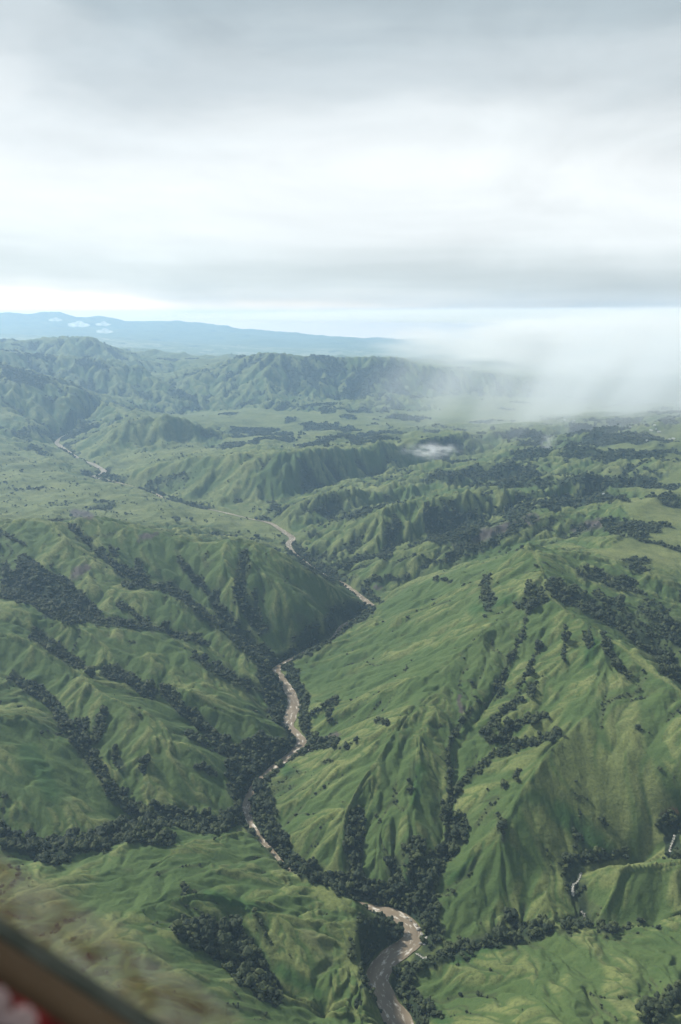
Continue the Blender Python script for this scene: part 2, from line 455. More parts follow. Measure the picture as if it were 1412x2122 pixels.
riv_s = smooth_line(riv, 10)
cons = [np.stack([riv_s[:, 0], riv_s[:, 1], np.zeros(len(riv_s))], 1)]
for l in LZ:
    cons.append(line_points(l))
for l in LD:
    cons.append(line_points(l, True))
cons = np.concatenate(cons)
c_th = np.arctan2(cons[:, 0], cons[:, 1])
c_l = np.log(np.hypot(cons[:, 0], cons[:, 1]))
c_z = cons[:, 2]
# foreground below the frame keeps rising gently
BASE = 0.0030


def solve():
    z = None
    for k in (6, 5, 4, 3, 2, 1, 0):
        s = BASE * 2 ** k
        nt, nl = int((TH1 - TH0) / s) + 1, int((L1 - L0) / s) + 1
        it = np.round((c_th - TH0) / (TH1 - TH0) * (nt - 1)).astype(int)
        il = np.round((c_l - L0) / (L1 - L0) * (nl - 1)).astype(int)
        ok = (it >= 0) & (it < nt) & (il >= 0) & (il < nl)
        idx = il[ok] * nt + it[ok]
        w = np.bincount(idx, minlength=nt * nl)
        v = np.bincount(idx, weights=c_z[ok], minlength=nt * nl)
        fixed = (w > 0).reshape(nl, nt)
        val = np.where(w > 0, v / np.maximum(w, 1), 0).reshape(nl, nt).astype(np.float32)
        if z is None:
            z = np.full((nl, nt), 100.0, np.float32)
        else:
            a = np.linspace(0, z.shape[0] - 1, nl)
            b = np.linspace(0, z.shape[1] - 1, nt)
            i0 = np.minimum(a.astype(int), z.shape[0] - 2)
            j0 = np.minimum(b.astype(int), z.shape[1] - 2)
            fa, fb = (a - i0)[:, None].astype(np.float32), (b - j0)[None].astype(np.float32)
            z = ((z[i0][:, j0] * (1 - fb) + z[i0][:, j0 + 1] * fb) * (1 - fa)
                 + (z[i0 + 1][:, j0] * (1 - fb) + z[i0 + 1][:, j0 + 1] * fb) * fa)
        for _ in range(400 if k > 3 else (120 if k > 1 else 50)):
            zp = np.pad(z, 1, mode='edge')
            z = (zp[:-2, 1:-1] + zp[2:, 1:-1] + zp[1:-1, :-2] + zp[1:-1, 2:]) * 0.25
            z[fixed] = val[fixed]
    return z


def blur(a, n):
    for _ in range(n):
        p = np.pad(a, 1, mode='edge')
        a = (p[:-2, 1:-1] + 2 * p[1:-1, 1:-1] + p[2:, 1:-1]) * 0.25
        p = np.pad(a, 1, mode='edge')
        a = (p[1:-1, :-2] + 2 * p[1:-1, 1:-1] + p[1:-1, 2:]) * 0.25
    return a


zb = blur(solve(), 3)
nlb, ntb = zb.shape
sl, st = (L1 - L0) / (nlb - 1), (TH1 - TH0) / (ntb - 1)
zs = blur(zb, 4)
g_l = np.gradient(zs, sl, axis=0)
g_t = np.gradient(zs, st, axis=1)

# mesh lattice: fan of rings around the viewpoint, fine near, coarser far away
NT = 760
ths = np.linspace(TH0, TH1, NT)
ls, l = [], L0
while l < L1:
    ls.append(l)
    r = math.exp(l)
    l += 0.006 if r < 560 else 0.0021 if r < 2800 else 0.0036 if r < 14000 else 0.0065
ls = np.array(ls)
NL = len(ls)


def sample(a, L, T):
    fi = np.clip((L - L0) / sl, 0, nlb - 1.001)
    fj = np.clip((T - TH0) / st, 0, ntb - 1.001)
    i, j = fi.astype(int), fj.astype(int)
    u, v = (fi - i).astype(np.float32), (fj - j).astype(np.float32)
    return (a[i, j] * (1 - v) + a[i, j + 1] * v) * (1 - u) + (a[i + 1, j] * (1 - v) + a[i + 1, j + 1] * v) * u


LL, TT = np.meshgrid(ls, ths, indexing='ij')
RR = np.exp(LL)
X, Y = (RR * np.sin(TT)), (RR * np.cos(TT))
Z = sample(zb, LL, TT).astype(np.float64)
gl, gt = sample(g_l, LL, TT) / RR, sample(g_t, LL, TT) / RR
GX = gl * np.sin(TT) + gt * np.cos(TT)
GY = gl * np.cos(TT) - gt * np.sin(TT)

# distance to the river
RD = np.full(X.shape, 1e5, np.float32)
RWD = np.full(X.shape, 30.0, np.float32)
near_rows = RR[:, 0] < 8000
Xn, Yn = X[near_rows].astype(np.float32), Y[near_rows].astype(np.float32)
rd, rw = np.full(Xn.shape, 1e5, np.float32), np.full(Xn.shape, 30.0, np.float32)
for a, b in zip(riv_s[:-1:3], np.concatenate([riv_s[3::3], riv_s[-1:]])[:len(riv_s[:-1:3])]):
    lo, hi = min(np.hypot(*a[:2]), np.hypot(*b[:2])) - 260, max(np.hypot(*a[:2]), np.hypot(*b[:2])) + 260
    i0, i1 = np.searchsorted(ls, [math.log(max(lo, R0)), math.log(hi)])
    i1 = min(i1, Xn.shape[0])
    if i1 <= i0:
        continue
    xx, yy = Xn[i0:i1], Yn[i0:i1]
    d = b[:2] - a[:2]
    t = np.clip(((xx - a[0]) * d[0] + (yy - a[1]) * d[1]) / (d @ d + 1e-9), 0, 1)
    dist = np.hypot(xx - a[0] - t * d[0], yy - a[1] - t * d[1])
    m = dist < rd[i0:i1]
    rd[i0:i1] = np.where(m, dist, rd[i0:i1])
    rw[i0:i1] = np.where(m, a[2] + (b[2] - a[2]) * t, rw[i0:i1])
RD[near_rows], RWD[near_rows] = rd, rw
bank = np.maximum(RD - RWD * 0.5, 0)
off_river = sstep(0, 45, bank)

# broad unevenness
far_k = sstep(4500, 8000, RR)
mid_k = sstep(2500, 3000, RR) * sstep(-0.02, 0.06, TT + 0.0 * RR) + sstep(4300, 5200, RR) * (1 - sstep(-0.02, 0.06, TT))
plain = sstep(3000, 3300, RR) * (1 - sstep(5600, 6300, RR)) * (1 - sstep(-0.14, -0.06, TT + 0.06 * (RR - 4000) / 1500))
Z += off_river * (fbm(X / 330, Y / 330, 3, 3) * 9 * (1 - far_k) + fbm(X / 900, Y / 900, 9, 3) * 22 * far_k)
Z += np.clip(mid_k, 0, 1) * (1 - far_k) * off_river * (ridged(X / 520, Y / 520, 35, 4) - 0.95) * (34 - 8 * sstep(4600, 5600, RR))
Z += far_k * (1 - sstep(18000, 20000, RR)) * off_river * (ridged(X / 1700, Y / 1700, 21, 5) - 1.0) * (30 + 60 * sstep(9500, 11500, RR)) * (1 - 0.8 * sstep(13000, 16000, RR))
Z += sstep(18500, 22000, RR) * (ridged(X / 2600, Y / 2600, 25, 5) - 1.2) * 75
Z += plain * (ridged(X / 260, Y / 260, 31, 4) - 1.0) * 15

# erosion: gullies that follow the slope, octave by octave, each branching from the last
erode_fade = off_river * (1 - 0.55 * plain) * (1 - 0.1 * (1 - sstep(950, 1250, RR)))
erode_fade *= 1 - 0.75 * np.exp(-((X - 430) / 190) ** 2 - ((Y - 1190) / 170) ** 2)
gully = np.zeros(X.shape, np.float32)
rill = np.zeros(X.shape, np.float32)
gx, gy = GX.copy(), GY.copy()
CELL = RR * 0.0021
for k, (wl_, amp) in enumerate([(420, 8.0), (180, 12.0), (92, 9.0), (46, 6.5), (22, 2.6)]):
    vis = sstep(2.2, 5.0, wl_ / CELL)
    rows = np.where(vis[:, 0] > 0)[0]
    if not len(rows):
        continue
    sel = slice(rows[0], rows[-1] + 1)
    sm = np.hypot(gx[sel], gy[sel]) + 1e-6
    ux, uy = gx[sel] / sm, gy[sel] / sm
    sx, sy = -uy, ux                                    # across the slope
    wx = X[sel] + fbm(X[sel] / (wl_ * 1.7), Y[sel] / (wl_ * 1.7), 40 + k, 2) * wl_ * 0.35
    wy = Y[sel] + fbm(X[sel] / (wl_ * 1.7), Y[sel] / (wl_ * 1.7), 60 + k, 2) * wl_ * 0.35
    cs = wl_ * 1.15
    px_, py_ = wx / cs, wy / cs
    fx, fy = np.floor(px_), np.floor(py_)
    ac = np.zeros(sm.shape, np.float32)
    as_ = np.zeros(sm.shape, np.float32)
    for oy in (-1, 0, 1):
        for ox in (-1, 0, 1):
            cx, cy_ = fx + ox, fy + oy
            jx, jy = cx + h2(cx, cy_, 100 + k) * 0.8 + 0.1, cy_ + h2(cx, cy_, 200 + k) * 0.8 + 0.1
            ddx, ddy = (px_ - jx), (py_ - jy)
            w = np.maximum(np.exp(-(ddx * ddx + ddy * ddy) * 2.0) - 0.0111, 0)
            ph = (ddx * sx + ddy * sy) * cs * (6.2831853 / wl_) + h2(cx, cy_, 300 + k) * 6.2831853
            ac += w * np.cos(ph)
            as_ += w * np.sin(ph)
    mag = np.sqrt(ac * ac + as_ * as_) + 1e-6
    c, s = ac / np.maximum(mag, 0.25), as_ / np.maximum(mag, 0.25)
    steep = sstep(0.02, 0.28, sm)
    fade = steep * vis[sel] * erode_fade[sel]
    c_t = 1 - 2 * np.arccos(np.clip(c, -1, 1)) / math.pi
    v = (1 - (0.45 * c + 0.55 * c_t)) * 0.5                                   # 1 in the gully bottom
    amp = amp * (1 + 1.0 * sstep(2300, 3200, RR[sel]) + 0.8 * sstep(3500, 9000, RR[sel]))
    if wl_ < 200:                                       # rounder spurs on the left
        amp = amp * (1 - 0.26 * (1 - sstep(-0.10, 0.0, TT[sel])) * (1 - sstep(2500, 2700, RR[sel])))
    if 60 < wl_ < 200:                                  # the big right hill is smoother
        amp = amp * (1 - 0.6 * np.exp(-((X[sel] - 270) / 430) ** 2 - ((Y[sel] - 1420) / 450) ** 2))
    Z[sel] += amp * fade * (0.45 - 1.0 * v ** 1.35)
    gully[sel] = np.maximum(gully[sel], v ** 4 * fade * (1.0 if wl_ > 60 else 0.6))
    if 40 < wl_ < 100:
        rill[sel] = np.maximum(rill[sel], v ** 9 * steep)
    gs = -amp * fade * 0.5 * s * (6.2831853 / wl_) * 1.1
    gx[sel] += gs * sx
    gy[sel] += gs * sy
Z += off_river * fbm(X / 46, Y / 46, 77, 3) * 0.9 * sstep(2, 5, 46 / CELL)

# river bed and banks
Z = np.maximum(Z, 1.0 + np.minimum(bank * 0.06, 6.0))
Z = np.where(bank < 14, np.where(bank <= 0, -1.5, -1.5 + (Z + 1.5) * np.minimum(bank / 14, 1)), Z)

# what the viewpoint sees of every ground point
PXX, PYY = project(X, Y, Z)
slope_ang = (Z - H) / RR
run = np.maximum.accumulate(slope_ang, axis=0)
VIS = slope_ang >= run - 0.0035

# ------------------------------------------------------------------ ground cover, surveyed from the picture
S = 2
MW, MH = int(PW) // S, int(PH) // S
YY, XX = np.mgrid[0:MH, 0:MW].astype(np.float32)
XX, YY = XX * S + 1, YY * S + 1
WXX = XX + gnoise(XX / 22, YY / 22, 5) * 7 + gnoise(XX / 8, YY / 8, 15) * 3
WYY = YY + gnoise(XX / 22, YY / 22, 6) * 7 + gnoise(XX / 8, YY / 8, 16) * 3


def poly_mask(img, pts, val=1.0):
    p = np.array(pts, float)
    x0, y0 = np.maximum(((p.min(0) - 16) / S).astype(int), 0)
    x1, y1 = ((p.max(0) + 16) / S).astype(int)
    x1, y1 = min(x1, MW), min(y1, MH)
    xs, ys = WXX[y0:y1, x0:x1], WYY[y0:y1, x0:x1]
    ins = np.zeros(xs.shape, bool)
    for (ax, ay), (bx, by) in zip(p, np.roll(p, -1, 0)):
        c = ((ay > ys) != (by > ys)) & (xs < (bx - ax) * (ys - ay) / (by - ay + 1e-9) + ax)
        ins ^= c
    img[y0:y1, x0:x1] = np.maximum(img[y0:y1, x0:x1], ins * val)


def stroke(img, pts, r, val=1.0):
    for (ax, ay), (bx, by) in zip(pts[:-1], pts[1:]):
        x0, x1 = int((min(ax, bx) - r - 16) / S), int((max(ax, bx) + r + 16) / S)
        y0, y1 = int((min(ay, by) - r - 16) / S), int((max(ay, by) + r + 16) / S)
        x0, y0, x1, y1 = max(x0, 0), max(y0, 0), min(x1, MW), min(y1, MH)
        if x1 <= x0 or y1 <= y0:
            continue
        xs, ys = WXX[y0:y1, x0:x1], WYY[y0:y1, x0:x1]
        dx, dy = bx - ax, by - ay
        t = np.clip(((xs - ax) * dx + (ys - ay) * dy) / (dx * dx + dy * dy + 1e-6), 0, 1)
        d = np.hypot(xs - ax - t * dx, ys - ay - t * dy)
        img[y0:y1, x0:x1] = np.maximum(img[y0:y1, x0:x1], np.clip(1.4 - d / r, 0, 1).astype(np.float32) ** 0.5 * val)


FOREST_STROKES = [
    ([(30, 1405), (100, 1445), (145, 1515), (185, 1570)], 13), ([(185, 1570), (225, 1625), (250, 1660), (310, 1697)], 13),
    ([(213, 1480), (200, 1535)], 9), ([(172, 1492), (180, 1545)], 9), ([(235, 1560), (250, 1590)], 8), ([(300, 1580), (300, 1600)], 6), ([(320, 1670), (330, 1695)], 10),
    ([(75, 1315), (115, 1345), (155, 1372)], 13), ([(160, 1372), (190, 1396)], 6), ([(222, 1392), (260, 1405), (315, 1435)], 13), ([(240, 1380), (255, 1400)], 9),
    ([(345, 1432), (380, 1475), (430, 1512)], 12), ([(430, 1512), (480, 1552)], 9), ([(395, 1525), (470, 1560)], 7), ([(410, 1590), (440, 1600)], 7),
    ([(190, 1288), (250, 1292), (300, 1297)], 8), ([(300, 1297), (380, 1318), (430, 1335)], 7), ([(248, 1252), (275, 1272), (305, 1292)], 7),
    ([(450, 1388), (500, 1415), (530, 1428)], 16, .6), ([(405, 1362), (425, 1375)], 9),
    ([(150, 1095), (200, 1140), (240, 1175)], 7), ([(245, 1180), (300, 1200)], 10), ([(287, 1168), (300, 1210)], 10), ([(258, 1213), (350, 1218)], 8),
    ([(350, 1215), (395, 1250), (440, 1290)], 11), ([(370, 1163), (440, 1232)], 9), ([(440, 1232), (472, 1295)], 11), ([(506, 1150), (498, 1240)], 12), ([(497, 1240), (540, 1300)], 16),
    ([(470, 1292), (520, 1340), (565, 1378)], 22), ([(530, 1225), (530, 1265)], 8), ([(560, 1375), (640, 1345), (700, 1305), (728, 1285), (768, 1262)], 12),
    ([(620, 1275), (640, 1310)], 10, .5), ([(590, 1262), (600, 1290)], 8, .5), ([(680, 1255), (700, 1280)], 8, .5), ([(230, 1135), (240, 1150)], 6),
    ([(20, 1215), (10, 1180)], 12), ([(240, 1105), (160, 1120)], 5, .5), ([(0, 1105), (50, 1130)], 6, .6),
    ([(640, 1552), (690, 1538)], 9), ([(600, 1385), (622, 1440), (636, 1520)], 11), ([(545, 1640), (560, 1715), (600, 1785)], 18),
    ([(1008, 1212), (1012, 1254)], 14), ([(1099, 1217), (1122, 1238), (1080, 1254)], 13), ([(1150, 1218), (1235, 1262), (1300, 1298), (1362, 1345), (1412, 1402)], 19),
    ([(1207, 1184), (1277, 1206), (1340, 1225), (1412, 1252)], 13), ([(1235, 1232), (1290, 1262), (1345, 1310)], 7), ([(1360, 1258), (1412, 1320)], 32),
    ([(1251, 1323), (1272, 1371), (1298, 1402)], 7), ([(1042, 1405), (1034, 1430)], 8), ([(1372, 1384), (1412, 1405)], 8), ([(1120, 1340), (1095, 1390), (1077, 1423)], 3.5),
    ([(1060, 1350), (1030, 1440)], 3.5), ([(1094, 1260), (1088, 1300), (1062, 1362)], 3), ([(1172, 1295), (1168, 1370)], 3), ([(1212, 1312), (1224, 1340)], 5), ([(1108, 1420), (1100, 1440)], 8),
    ([(1298, 1138), (1363, 1190)], 24), ([(1341, 1115), (1360, 1076)], 20), ([(1400, 1076), (1425, 1154)], 24), ([(1140, 1150), (1180, 1155)], 4, .5), ([(1085, 1140), (1120, 1142)], 4, .7),
    ([(1132, 1483), (1096, 1490)], 9), ([(1075, 1452), (1040, 1480), (1002, 1522)], 8), ([(1096, 1490), (1041, 1515)], 8), ([(1152, 1520), (1096, 1540), (1023, 1564)], 9),
    ([(1060, 1532), (1016, 1534)], 8), ([(1016, 1570), (965, 1617)], 9), ([(954, 1628), (929, 1668), (925, 1704)], 9), ([(978, 1468), (952, 1512), (930, 1550), (932, 1640)], 5),
    ([(955, 1712), (935, 1750), (905, 1790)], 19), ([(858, 1762), (868, 1820), (872, 1880)], 25), ([(895, 1800), (885, 1850)], 22), ([(818, 1790), (828, 1850), (830, 1885)], 13),
    ([(740, 1690), (733, 1760), (738, 1850)], 16), ([(722, 1715), (725, 1735)], 6), ([(860, 1580), (858, 1600)], 7, .6), ([(848, 1605), (853, 1640)], 6, .6), ([(905, 1940), (895, 1880)], 16, .7),
    ([(1043, 1630), (1044, 1632)], 7), ([(1070, 1604), (1071, 1610)], 7, .8), ([(1032, 1685), (1040, 1740)], 5, .7), ([(1055, 1900), (1070, 1930)], 14, .6),
    ([(1320, 1508), (1322, 1512)], 4), ([(1200, 1640), (1205, 1660)], 10, .5), ([(1245, 1700), (1248, 1715)], 10, .7), ([(1185, 1690), (1195, 1760)], 5, .7),
    ([(1290, 1770), (1250, 1775), (1190, 1790)], 12), ([(1180, 1795), (1198, 1850)], 20), ([(1200, 1850), (1215, 1905), (1180, 1922)], 17), ([(1130, 1925), (1060, 1940), (1000, 1952), (940, 1972), (880, 1998)], 15),
    ([(1400, 2060), (1345, 2122)], 20), ([(1300, 1922), (1240, 1932)], 5), ([(1325, 1905), (1328, 1908)], 6), ([(1370, 1720), (1380, 1690)], 10),
    ([(812, 2075), (820, 2040), (850, 2020)], 16), ([(850, 2020), (868, 1988)], 14), ([(222, 1752), (224, 1760)], 8), ([(285, 1738), (350, 1744)], 11),
    ([(530, 1895), (560, 1960)], 7, .6), ([(380, 1830), (384, 1850)], 6), ([(460, 1060), (560, 1092)], 6), ([(565, 1080), (610, 1110)], 5), ([(608, 1130), (640, 1168), (700, 1198)], 12),
    ([(820, 1085), (800, 1150)], 12), ([(760, 1095), (730, 1130)], 8, .5), ([(840, 1195), (760, 1205)], 6), ([(930, 1160), (1010, 1130), (1080, 1090)], 9, .8), ([(880, 1170), (960, 1150)], 5),
    ([(1150, 1060), (1100, 1080)], 6), ([(700, 1075), (640, 1105)], 9), ([(760, 1060), (700, 1080)], 7), ([(560, 1050), (640, 1075)], 10, .8), ([(490, 1040), (520, 1060)], 8, .8),
    ([(60, 925), (130, 960), (200, 985)], 6, .8), ([(220, 990), (330, 1000)], 8, .9), ([(330, 1000), (380, 985)], 10, .6), ([(480, 870), (490, 905)], 12, .6), ([(420, 900), (440, 920)], 8, .7),
    ([(600, 880), (720, 890), (830, 900)], 12, .8), ([(700, 850), (760, 860)], 10, .6), ([(0, 770), (60, 800), (100, 830)], 22, .5), ([(360, 1078), (372, 1084)], 6), ([(390, 1076), (404, 1080)], 5), ([(150, 1062), (230, 1052)], 5, .6),
    ([(200, 1040), (260, 1045)], 5, .6), ([(30, 1020), (90, 1010)], 4, .6), ([(210, 1020), (250, 1025)], 5, .8), ([(880, 940), (960, 960)], 14, .7), ([(820, 945), (760, 990)], 8, .5),
    ([(1340, 1430), (1412, 1440)], 3, .3), ([(900, 1200), (935, 1205)], 4), ([(718, 1545), (719, 1548)], 6), ([(672, 1580), (690, 1575)], 5, .7), ([(700, 1548), (740, 1535)], 4, .6),
    ([(615, 1600), (560, 1640)], 10, .5), ([(690, 1452), (680, 1490)], 6), ([(640, 1480), (690, 1455)], 4), ([(780, 1500), (800, 1498)], 4),
]
FOREST_POLYS = [
    [(40, 1145), (75, 1160), (90, 1180), (130, 1195), (145, 1205), (185, 1240), (215, 1270), (190, 1292), (140, 1292), (90, 1277), (60, 1250), (0, 1240), (0, 1200), (30, 1200)],
    [(530, 1368), (575, 1385), (592, 1450), (585, 1498), (560, 1490), (545, 1440)],
    [(480, 1545), (540, 1522), (600, 1528), (616, 1550), (560, 1590), (515, 1640), (505, 1690), (472, 1640), (470, 1580)],
    [(592, 1382), (622, 1400), (638, 1470), (640, 1530), (618, 1510), (618, 1450)],
    [(520, 1650), (560, 1640), (572, 1720), (640, 1800), (720, 1815), (860, 1840), (905, 1870), (890, 1945), (874, 1965), (862, 1920), (800, 1880), (740, 1870), (640, 1822), (600, 1802), (545, 1732)],
    [(0, 1700), (60, 1745), (150, 1735), (300, 1690), (330, 1665), (420, 1690), (500, 1680), (512, 1705), (450, 1730), (340, 1712), (300, 1738), (250, 1752), (180, 1768), (120, 1795), (60, 1780), (0, 1760)],
    [(360, 1910), (430, 1900), (500, 1920), (560, 2000), (590, 2060), (570, 2090), (520, 2060), (450, 1990), (370, 1950)],
    [(754, 1905), (800, 1900), (838, 1932), (832, 1958), (790, 1988), (768, 2040), (745, 2055)],
    [(832, 2100), (815, 2040), (840, 2000), (872, 1985), (852, 2040), (846, 2100), (872, 2122), (850, 2122)],
    [(1370, 1690), (1412, 1690), (1412, 1780), (1376, 1776)],
    [(880, 1050), (980, 1060), (1010, 1075), (990, 1110), (930, 1130), (890, 1125), (880, 1090)],
    [(1010, 1060), (1100, 1040), (1230, 1010), (1280, 1000), (1300, 1040), (1150, 1055), (1060, 1080)],
    [(1000, 985), (1100, 975), (1200, 960), (1412, 905), (1412, 1060), (1330, 1030), (1230, 1000), (1100, 1010), (1000, 1025), (960, 1010)],
    [(890, 960), (960, 955), (960, 1000), (880, 1000)],
    [(625, 765), (700, 747), (860, 764), (960, 790), (900, 825), (720, 830), (655, 815), (632, 790)], [(470, 752), (540, 742), (560, 770), (500, 775)],  # first: far plateau face, part woodland, part cloud shadow painted as dark trees
    [(40, 735), (180, 740), (230, 760), (120, 765)], [(150, 705), (215, 710), (235, 735), (180, 722)], [(0, 755), (60, 770), (110, 800), (60, 815), (0, 800)],
    [(620, 900), (830, 893), (835, 912), (700, 925), (600, 930)], [(480, 880), (600, 890), (610, 925), (500, 915)], [(650, 845), (830, 850), (900, 870), (760, 878), (680, 868)],
    [(360, 780), (420, 800), (400, 830), (350, 815)],
    [(1290, 1040), (1425, 1040), (1425, 1260), (1345, 1205), (1300, 1150)], [(1240, 1060), (1300, 1080), (1290, 1120), (1250, 1100)],
    [(860, 915), (1412, 850), (1412, 1000), (1000, 1000), (880, 965)],  # real woods here, thickened so dark cover also stands in for cloud shadow
]
BURN = [([(955, 1130), (1010, 1105)], 12), ([(1010, 1105), (1110, 1074)], 8), ([(290, 1118), (325, 1108)], 5), ([(152, 1192), (180, 1176)], 8), ([(150, 1062), (190, 1068)], 6),
        ([(1190, 1098), (1250, 1080)], 8), ([(780, 1215), (790, 1218)], 3), ([(952, 1450), (958, 1470)], 5), ([(660, 1538), (700, 1526)], 7)]
RUST = [([(1378, 1688), (1400, 1682)], 6), ([(1380, 1686), (1398, 1682)], 4)]
FRESH = [([(1230, 1330), (1220, 1380)], 14), ([(980, 1265), (1060, 1240)], 12), ([(845, 1790), (850, 1880)], 9), ([(560, 1560), (600, 1600)], 14), ([(870, 1590), (860, 1660)], 14), ([(980, 1780), (930, 1830)], 8),
         ([(60, 1560), (110, 1640)], 30), ([(430, 1850), (520, 1880)], 16), ([(1160, 1680), (1250, 1760)], 20), ([(880, 2080), (920, 2122)], 16), ([(940, 1990), (1040, 1955)], 9), ([(580, 2010), (660, 2060)], 14)]

fm, bmk, rm, frm = (np.zeros((MH, MW), np.float32) for _ in range(4))
for s_ in FOREST_STROKES:
    stroke(fm, s_[0], s_[1] * 0.88, *s_[2:])
for p_ in FOREST_POLYS:
    poly_mask(fm, p_)
for s_ in BURN:
    stroke(bmk, *s_)
for s_ in RUST:
    stroke(rm, *s_)
for s_ in FRESH:
    stroke(frm, *s_)


def pick(img):
    ix = np.clip((PXX / S), 0, MW - 1).astype(int)
    iy = np.clip((PYY / S), 0, MH - 1).astype(int)
    ok = VIS & (PXX >= 0) & (PXX < PW) & (PYY >= 0) & (PYY < PH)
    return img[iy, ix] * ok


water = bank <= 1.0
forest = pick(fm)
nat = sstep(0.25, 0.75, gully) * sstep(-0.05, 0.25, fbm(X / 420, Y / 420, 88, 3) + 0.25 * sstep(2600, 3500, RR)) * sstep(2300, 2700, RR)
nat = np.maximum(nat, sstep(0.26, 0.48, fbm(X / 600, Y / 600, 91, 4) + 0.5 * (gully - 0.2)) * sstep(4200, 5200, RR) * 0.8 * (1 - 0.6 * plain))
# thicket along the river banks
nat = np.maximum(nat, (1 - sstep(14, 34, bank)) * sstep(-0.25 - 0.5 * sstep(2500, 3200, RR), 0.1 - 0.4 * sstep(2500, 3200, RR), fbm(X / 60, Y / 60, 93, 2)) * (RD < 200) * 0.95)
nat = np.maximum(nat, (~VIS | (PXX < 0) | (PXX > PW)) * sstep(0.45, 0.8, gully) * sstep(-0.1, 0.2, fbm(X / 300, Y / 300, 95, 2)) * (RR < 2700) * (1 - (TT > 0.3) * (RR < 1150)))
nat = np.maximum(nat, 0.56 * sstep(0.5, 0.85, rill) * sstep(0.08, 0.22, fbm(X / 130, Y / 130, 99, 3)) * (RR < 4500))
forest = np.maximum(forest, nat)
forest = np.where(water, 0, forest)
open_ = np.maximum(sstep(3000, 3300, RR), sstep(1750, 2000, RR) * sstep(0.22, 0.26, TT)) * sstep(-0.13, 0.09, fbm(X / 330, Y / 330, 97, 4) - 0.5 * (gully - 0.25))
forest = forest * (1 - 0.95 * open_)
burn, rust, fresh = pick(bmk), pick(rm), pick(frm)
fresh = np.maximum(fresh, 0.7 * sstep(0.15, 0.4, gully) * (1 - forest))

# ------------------------------------------------------------------ ground
def ground_material():
    m, nd, lk, out = material("grassland")
    bs = N(nd, 'ShaderNodeBsdfPrincipled')
    bs.inputs['Roughness'].default_value = 0.95
    bs.inputs['Specular IOR Level'].default_value = 0.12
    lk.new(bs.outputs[0], out.inputs[0])
    tc = N(nd, 'ShaderNodeTexCoord')

    def noise(scale, detail=4.0, rough=0.55, vec=None):
        n = N(nd, 'ShaderNodeTexNoise')
        n.inputs['Scale'].default_value = scale
        n.inputs['Detail'].default_value = detail
        n.inputs['Roughness'].default_value = rough
        lk.new(vec or tc.outputs['Object'], n.inputs['Vector'])
        return n

    def attr(name):
        return N(nd, 'ShaderNodeAttribute', attribute_name=name).outputs['Fac']

    def mixc(fac, a, b, blend='MIX'):
        n = N(nd, 'ShaderNodeMix', data_type='RGBA', blend_type=blend)
        if isinstance(fac, float):
            n.inputs[0].default_value = fac
        else:
            lk.new(fac, n.inputs[0])
        for i, v in ((6, a), (7, b)):
            if isinstance(v, tuple):
                n.inputs[i].default_value = (*v, 1)
            else:
                lk.new(v, n.inputs[i])
        return n.outputs[2]
    big = noise(0.0045, 5)
    r1 = ramp(nd, [(0.30, (.058, .074, .026)), (0.5, (.083, .101, .038)), (0.70, (.108, .122, .050))])
    lk.new(big.outputs['Fac'], r1.inputs[0])
    mid = noise(0.028, 6, 0.6)
    r2 = ramp(nd, [(0.32, (.70, .74, .70)), (0.5, (1, 1, 1)), (0.68, (1.16, 1.14, 1.06))])
    lk.new(mid.outputs['Fac'], r2.inputs[0])
    c = mixc(1.0, r1.outputs[0], r2.outputs[0], 'MULTIPLY')
    fine = noise(0.22, 5, 0.7)
    r3 = ramp(nd, [(0.3, (.50, .56, .50)), (0.48, (1, 1, 1)), (0.7, (1.38, 1.33, 1.2))])
    lk.new(fine.outputs['Fac'], r3.inputs[0])
    c = mixc(0.9, c, r3.outputs[0], 'MULTIPLY')
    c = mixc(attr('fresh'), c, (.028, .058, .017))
    bare = noise(0.011, 6, 0.65)
    rb = ramp(nd, [(0.63, 0.0), (0.72, 0.25)])
    lk.new(bare.outputs['Fac'], rb.inputs[0])
    c = mixc(rb.outputs[0], c, (.135, .125, .075))
    c = mixc(attr('burn'), c, (.055, .048, .045))
    c = mixc(attr('rust'), c, (.20, .09, .05))
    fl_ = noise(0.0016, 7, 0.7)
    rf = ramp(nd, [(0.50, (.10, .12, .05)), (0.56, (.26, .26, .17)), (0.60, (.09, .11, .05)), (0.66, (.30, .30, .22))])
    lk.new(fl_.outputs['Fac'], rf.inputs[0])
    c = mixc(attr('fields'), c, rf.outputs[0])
    c = mixc(attr('forest'), c, (.016, .026, .013))
    lk.new(c, bs.inputs['Base Color'])
    bp = N(nd, 'ShaderNodeBump')
    bp.inputs['Strength'].default_value = 0.8
    bp.inputs['Distance'].default_value = 3.0
    bn = noise(0.11, 6, 0.62)
    lk.new(bn.outputs['Fac'], bp.inputs['Height'])
    lk.new(bp.outputs[0], bs.inputs['Normal'])
    return m


def lattice_mesh(name, Xa, Ya, Za, mat):
    nl, nt = Xa.shape
    me = bpy.data.meshes.new(name)
    co = np.stack([Xa, Ya, Za], -1).reshape(-1, 3).astype(np.float32)
    i = np.arange(nl * nt).reshape(nl, nt)
    q = np.stack([i[:-1, :-1], i[:-1, 1:], i[1:, 1:], i[1:, :-1]], -1).reshape(-1, 4)[:, ::-1].astype(np.int32)
    me.vertices.add(len(co))
    me.vertices.foreach_set("co", co.ravel())
    me.loops.add(q.size)
    me.loops.foreach_set("vertex_index", q.ravel())
    me.polygons.add(len(q))
    me.polygons.foreach_set("loop_start", np.arange(0, q.size, 4, dtype=np.int32))
    me.polygons.foreach_set("use_smooth", np.ones(len(q), bool))
    me.update(calc_edges=True)
    me.materials.append(mat)
    return me


